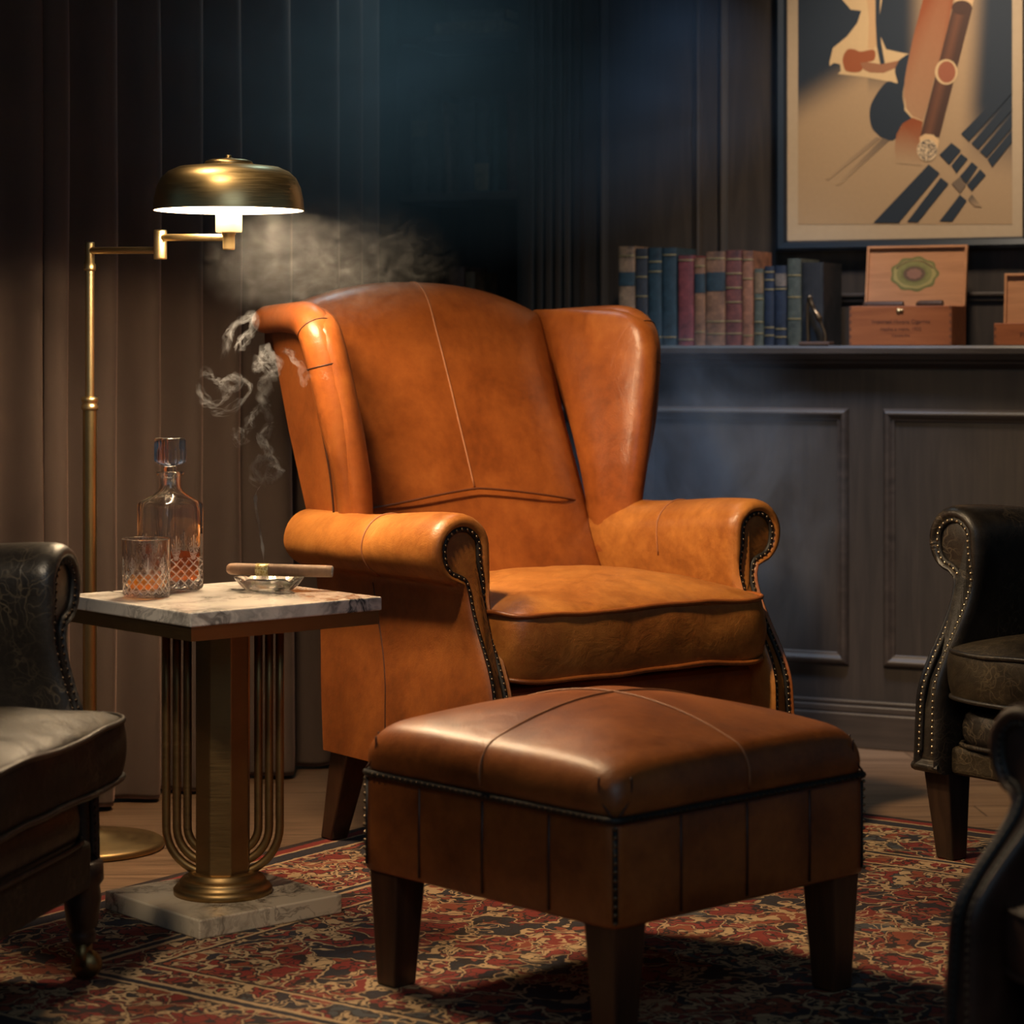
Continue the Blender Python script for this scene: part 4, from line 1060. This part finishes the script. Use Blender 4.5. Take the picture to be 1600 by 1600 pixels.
poly([(478,575), (505,586), (298,772), (284,770)], lambda x, y: mixc(GRY, BEI, sm(600, 770, y)))
poly([(452,570), (472,576), (256,748), (240,746)], lambda x, y: mixc(srgb((140,116,92)), BEI, sm(600, 745, y)))
# cigar in the print
def cyl(x, y):
    t = (x-(768-.254*(y-40)))/80; return mixc(BRW, srgb((108,66,46)), max(0, 1-abs(t-.4)/.35))
def strip(y0, y1, xl, xr, colf, n=8, m=8):
    vs = [(lerp(xl(lerp(y0, y1, j/m)), xr(lerp(y0, y1, j/m)), i/n), lerp(y0, y1, j/m)) for j in range(m+1) for i in range(n+1)]
    put(vs, [(j*(n+1)+i, j*(n+1)+i+1, (j+1)*(n+1)+i+1, (j+1)*(n+1)+i) for j in range(m) for i in range(n)], colf)
XL = lambda y: 768-.252*(y-40); XR = lambda y: 850-.255*(y-40)
strip(TOPC+330, 30, lambda y: XL(y)+4, lambda y: XR(y)-2, lambda x, y: srgb((206,170,126)))
strip(30, 570, XL, XR, cyl, 10, 12)
ring = lambda cx, cy, rx, ry, n=40: [(cx+rx*math.cos(2*PI*j/n), cy+ry*math.sin(2*PI*j/n)) for j in range(n)]
poly(ring(808, 32, 42, 30), BRW)
poly(ring(743, 300, 47, 53), CRM); poly(ring(745, 300, 37, 45), srgb((150,86,60)))
poly([(632,572), (655,558), (690,562), (714,586), (708,620), (690,600), (650,596), (634,610)], srgb((214,176,130)))
poly(ring(664, 626, 43, 46), srgb((206,178,142)))
rnd = random.Random(4)
for i in range(110):
    a = rnd.random()*2*PI; r = math.sqrt(rnd.random())
    if i == 0: base_l = layer[0]
    layer[0] = base_l
    x, y = 664+39*r*math.cos(a), 626+42*r*math.sin(a); b = rnd.random()*PI; l_ = 5; w_ = 2.0
    poly([(x+l_*math.cos(b), y+l_*math.sin(b)), (x-w_*math.sin(b), y+w_*math.cos(b)), (x-l_*math.cos(b), y-l_*math.sin(b)), (x+w_*math.sin(b), y-w_*math.cos(b))], NVY)
for q in ([(805,558), (1017,342), (1017,388), (838,590)], [(848,598), (1017,408), (1017,458), (876,624)], [(883,632), (1017,478), (1017,532), (912,658)], [(915,664), (1017,545), (1017,592), (935,697)],
          [(715,645), (765,595), (805,627), (755,687)], [(764,690), (805,640), (833,662), (786,722)], [(800,735), (850,675), (874,695), (828,766)], [(830,770), (885,705), (908,730), (850,797)],
          [(440,928), (670,685), (716,722), (546,928)], [(580,925), (720,740), (753,766), (626,925)], [(715,922), (800,812), (829,836), (769,922)]):
    layer[0] -= 1; poly(q, NVY)
poly([(765,766), (800,736), (826,770), (802,806)], GRY); layer[0] -= 1; poly([(834,832), (850,810), (892,862), (862,860)], lambda x, y: mixc(srgb((80,70,62)), BEI, sm(815, 865, y)))
me = bpy.data.meshes.new('print'); me.from_pydata(av, [], af); ca = me.color_attributes.new('ink', 'FLOAT_COLOR', 'POINT')
for i, c in enumerate(ac): ca.data[i].color = (*c, 1)
art = bpy.data.objects.new('poster_print', me); COL.objects.link(art); art.parent = pic
k = N('printed_ink'); a_ = k.n('VertexColor', layer_name='ink'); pn = k.noise(k.coord(), 90, 3)
k.base(k.mix(.22, a_.outputs[0], k.mix(pn.outputs[0], (.45,.45,.45), (1,1,1)), 'MULTIPLY')); k.set(Roughness=.65); me.materials.append(k.mat)

# ------------------------------------------------------------------ cigar smoke and haze
def at(px, py, Y): return ((px-800)/3800*Y, Y, CZ+(540-py)*Y/3800)
def vol_mat(name, col, dens, noisy=None):
    m = bpy.data.materials.new(name); m.use_nodes = True; nt = m.node_tree
    for n_ in list(nt.nodes):
        if n_.type == 'BSDF_PRINCIPLED': nt.nodes.remove(n_)
    v = nt.nodes.new('ShaderNodeVolumeScatter'); v.inputs['Color'].default_value = (*col, 1); v.inputs['Density'].default_value = dens; v.inputs['Anisotropy'].default_value = .1
    nt.links.new(v.outputs[0], nt.nodes['Material Output'].inputs['Volume'])
    if noisy:
        sc, lo, hi, st, dist = noisy
        tc = nt.nodes.new('ShaderNodeTexCoord'); mp = nt.nodes.new('ShaderNodeMapping'); mp.inputs['Scale'].default_value = st
        no = nt.nodes.new('ShaderNodeTexNoise'); no.inputs['Scale'].default_value = sc; no.inputs['Detail'].default_value = 6; no.inputs['Roughness'].default_value = .62; no.inputs['Distortion'].default_value = dist
        r = nt.nodes.new('ShaderNodeMapRange'); r.inputs[1].default_value = lo; r.inputs[2].default_value = hi
        gr = nt.nodes.new('ShaderNodeTexGradient'); gr.gradient_type = 'SPHERICAL'
        m1 = nt.nodes.new('ShaderNodeMath'); m1.operation = 'MULTIPLY'; m2 = nt.nodes.new('ShaderNodeMath'); m2.operation = 'MULTIPLY'; m2.inputs[1].default_value = dens
        nt.links.new(tc.outputs['Object'], mp.inputs[0]); nt.links.new(mp.outputs[0], no.inputs['Vector']); nt.links.new(no.outputs[0], r.inputs[0])
        nt.links.new(tc.outputs['Object'], gr.inputs[0])
        nt.links.new(r.outputs[0], m1.inputs[0]); nt.links.new(gr.outputs[0], m1.inputs[1]); nt.links.new(m1.outputs[0], m2.inputs[0]); nt.links.new(m2.outputs[0], v.inputs['Density'])
    return m
def cloud(name, label, c, rad, m):
    g = G(); g.ball((0, 0, 0), 1.0, 32, 20); o = g.obj(name, m); o.location = c; o.scale = rad
    return tag(o, label, 'smoke', kind='stuff')
SMK = vol_mat('cigar_smoke', (.92, .95, 1), 48)
SMT = vol_mat('cigar_smoke_thin', (.92, .95, 1), 4.2)
YS = 4.80
def wisp(g, pts, r, mi=0, flat=1, n=60, sd=0, amp=.006):
    if flat > 1: n = int(n*1.6)
    for st_ in range(1 if flat == 1 else 8):              # a veil of several fine strands
        q0 = sd+st_*17.3; k_ = 1 if st_ == 0 else .75
        P = catmull([at(x+(st_ > 0)*15*mnoise.noise(Vector((i*.6, q0, 2))), y+(st_ > 0)*15*mnoise.noise(Vector((i*.6, q0, 4))), YS+.05*math.sin(i*1.3+sd)+.01*st_) for i, (x, y) in enumerate(pts)], n)
        P = [p+Vector((mnoise.noise(Vector((i*.11, q0, 1)))*amp, mnoise.noise(Vector((i*.07, q0, 5)))*amp*2, mnoise.noise(Vector((i*.11, q0, 3)))*amp)) for i, p in enumerate(P)]
        rs = [max(.0002, k_*lerp(r[0], r[1], i/(n-1))*min(1, (i+.6)/9, (n-i-.4)/14)*(.7+.9*mnoise.noise(Vector((i*.13, q0, 7))))) for i in range(n)]
        g.tube(P, rs, 8, mi if flat == 1 else max(mi, 1), flat=1 if st_ == 0 else flat*1.4)
g = G()
wisp(g, [(413,893), (411,862), (406,828), (400,795), (400,772), (408,757)], (.0034, .0042), 0, 1, 60, 1, .001)
wisp(g, [(408,757), (398,744), (396,726), (406,715), (421,718), (434,729), (438,740), (430,749), (420,748), (415,738)], (.0025, .003), 1, 2.2, 70, 2, .003)
wisp(g, [(408,757), (414,742), (418,728), (428,722), (440,728)], (.0022, .0018), 0, 2, 50, 3, .003)
wisp(g, [(402,735), (405,722), (416,712), (420,700), (412,690), (404,684), (412,672), (424,664)], (.0022, .0045), 1, 2.5, 60, 4)
wisp(g, [(424,664), (414,640), (410,618), (420,600), (418,580), (405,566), (412,552), (430,556), (438,572)], (.0035, .004), 1, 2.5, 70, 5)
wisp(g, [(372,688), (367,678), (376,672), (381,680), (375,690), (369,684)], (.0015, .0022), 1, 1.6, 50, 6, .002)
wisp(g, [(380,676), (388,664), (396,650), (404,640)], (.002, .004), 1, 2, 40, 7)
wisp(g, [(308,600), (316,622), (330,636), (345,628), (356,612), (350,598), (362,590), (374,598), (366,608), (356,604)], (.0025, .003), 1, 2, 80, 8)
wisp(g, [(330,640), (348,646), (366,636), (380,622), (392,612), (386,598), (376,590)], (.002, .003), 1, 2, 60, 9)
wisp(g, [(312,590), (322,580), (336,592), (346,600), (340,612)], (.002, .0025), 1, 2, 40, 10)
wisp(g, [(352,560), (356,536), (362,512), (378,500), (398,496), (392,516), (378,530), (372,548)], (.002, .0045), 1, 2.2, 70, 11)
wisp(g, [(398,585), (404,570), (420,562), (432,570), (428,584), (414,588), (408,602), (422,612)], (.003, .0035), 1, 2.2, 60, 12)
wisp(g, [(440,552), (452,548), (458,560), (468,572), (472,590), (476,606)], (.002, .0035), 1, 2, 50, 13)
wisp(g, [(498,575), (506,584), (514,592), (520,598)], (.0015, .0015), 1, 1.5, 30, 14)
tag(g.obj('smoke', [SMK, SMT]), 'thin curling thread of cigar smoke rising from the ashtray', 'smoke', kind='stuff')
cloud('smoke', 'hazy cloud of cigar smoke drifting below the lamp shade', at(515, 412, 5.05), (.28, .19, .15), vol_mat('lamp_smoke_haze', (.95,.95,.95), 2.1, (2.8, .48, .72, (1, 1, .8), 4.0)))
cloud('smoke', 'bluish smoke haze between the wingback armchair and the wall panelling', at(1070, 800, 6.25), (.44, .26, .55), vol_mat('blue_smoke_haze', (.75,.86,1), 5.0, (1.7, .42, .72, (1, 1, 1), 1.2)))
cloud('smoke', 'dim bluish smoke haze in front of the bookcase and the curtain top', at(480, 140, 6.08), (1.25, .62, .50), vol_mat('dim_smoke_haze', (.80,.92,1), 1.05, (1.1, .25, .75, (1, 1, 1), .6)))
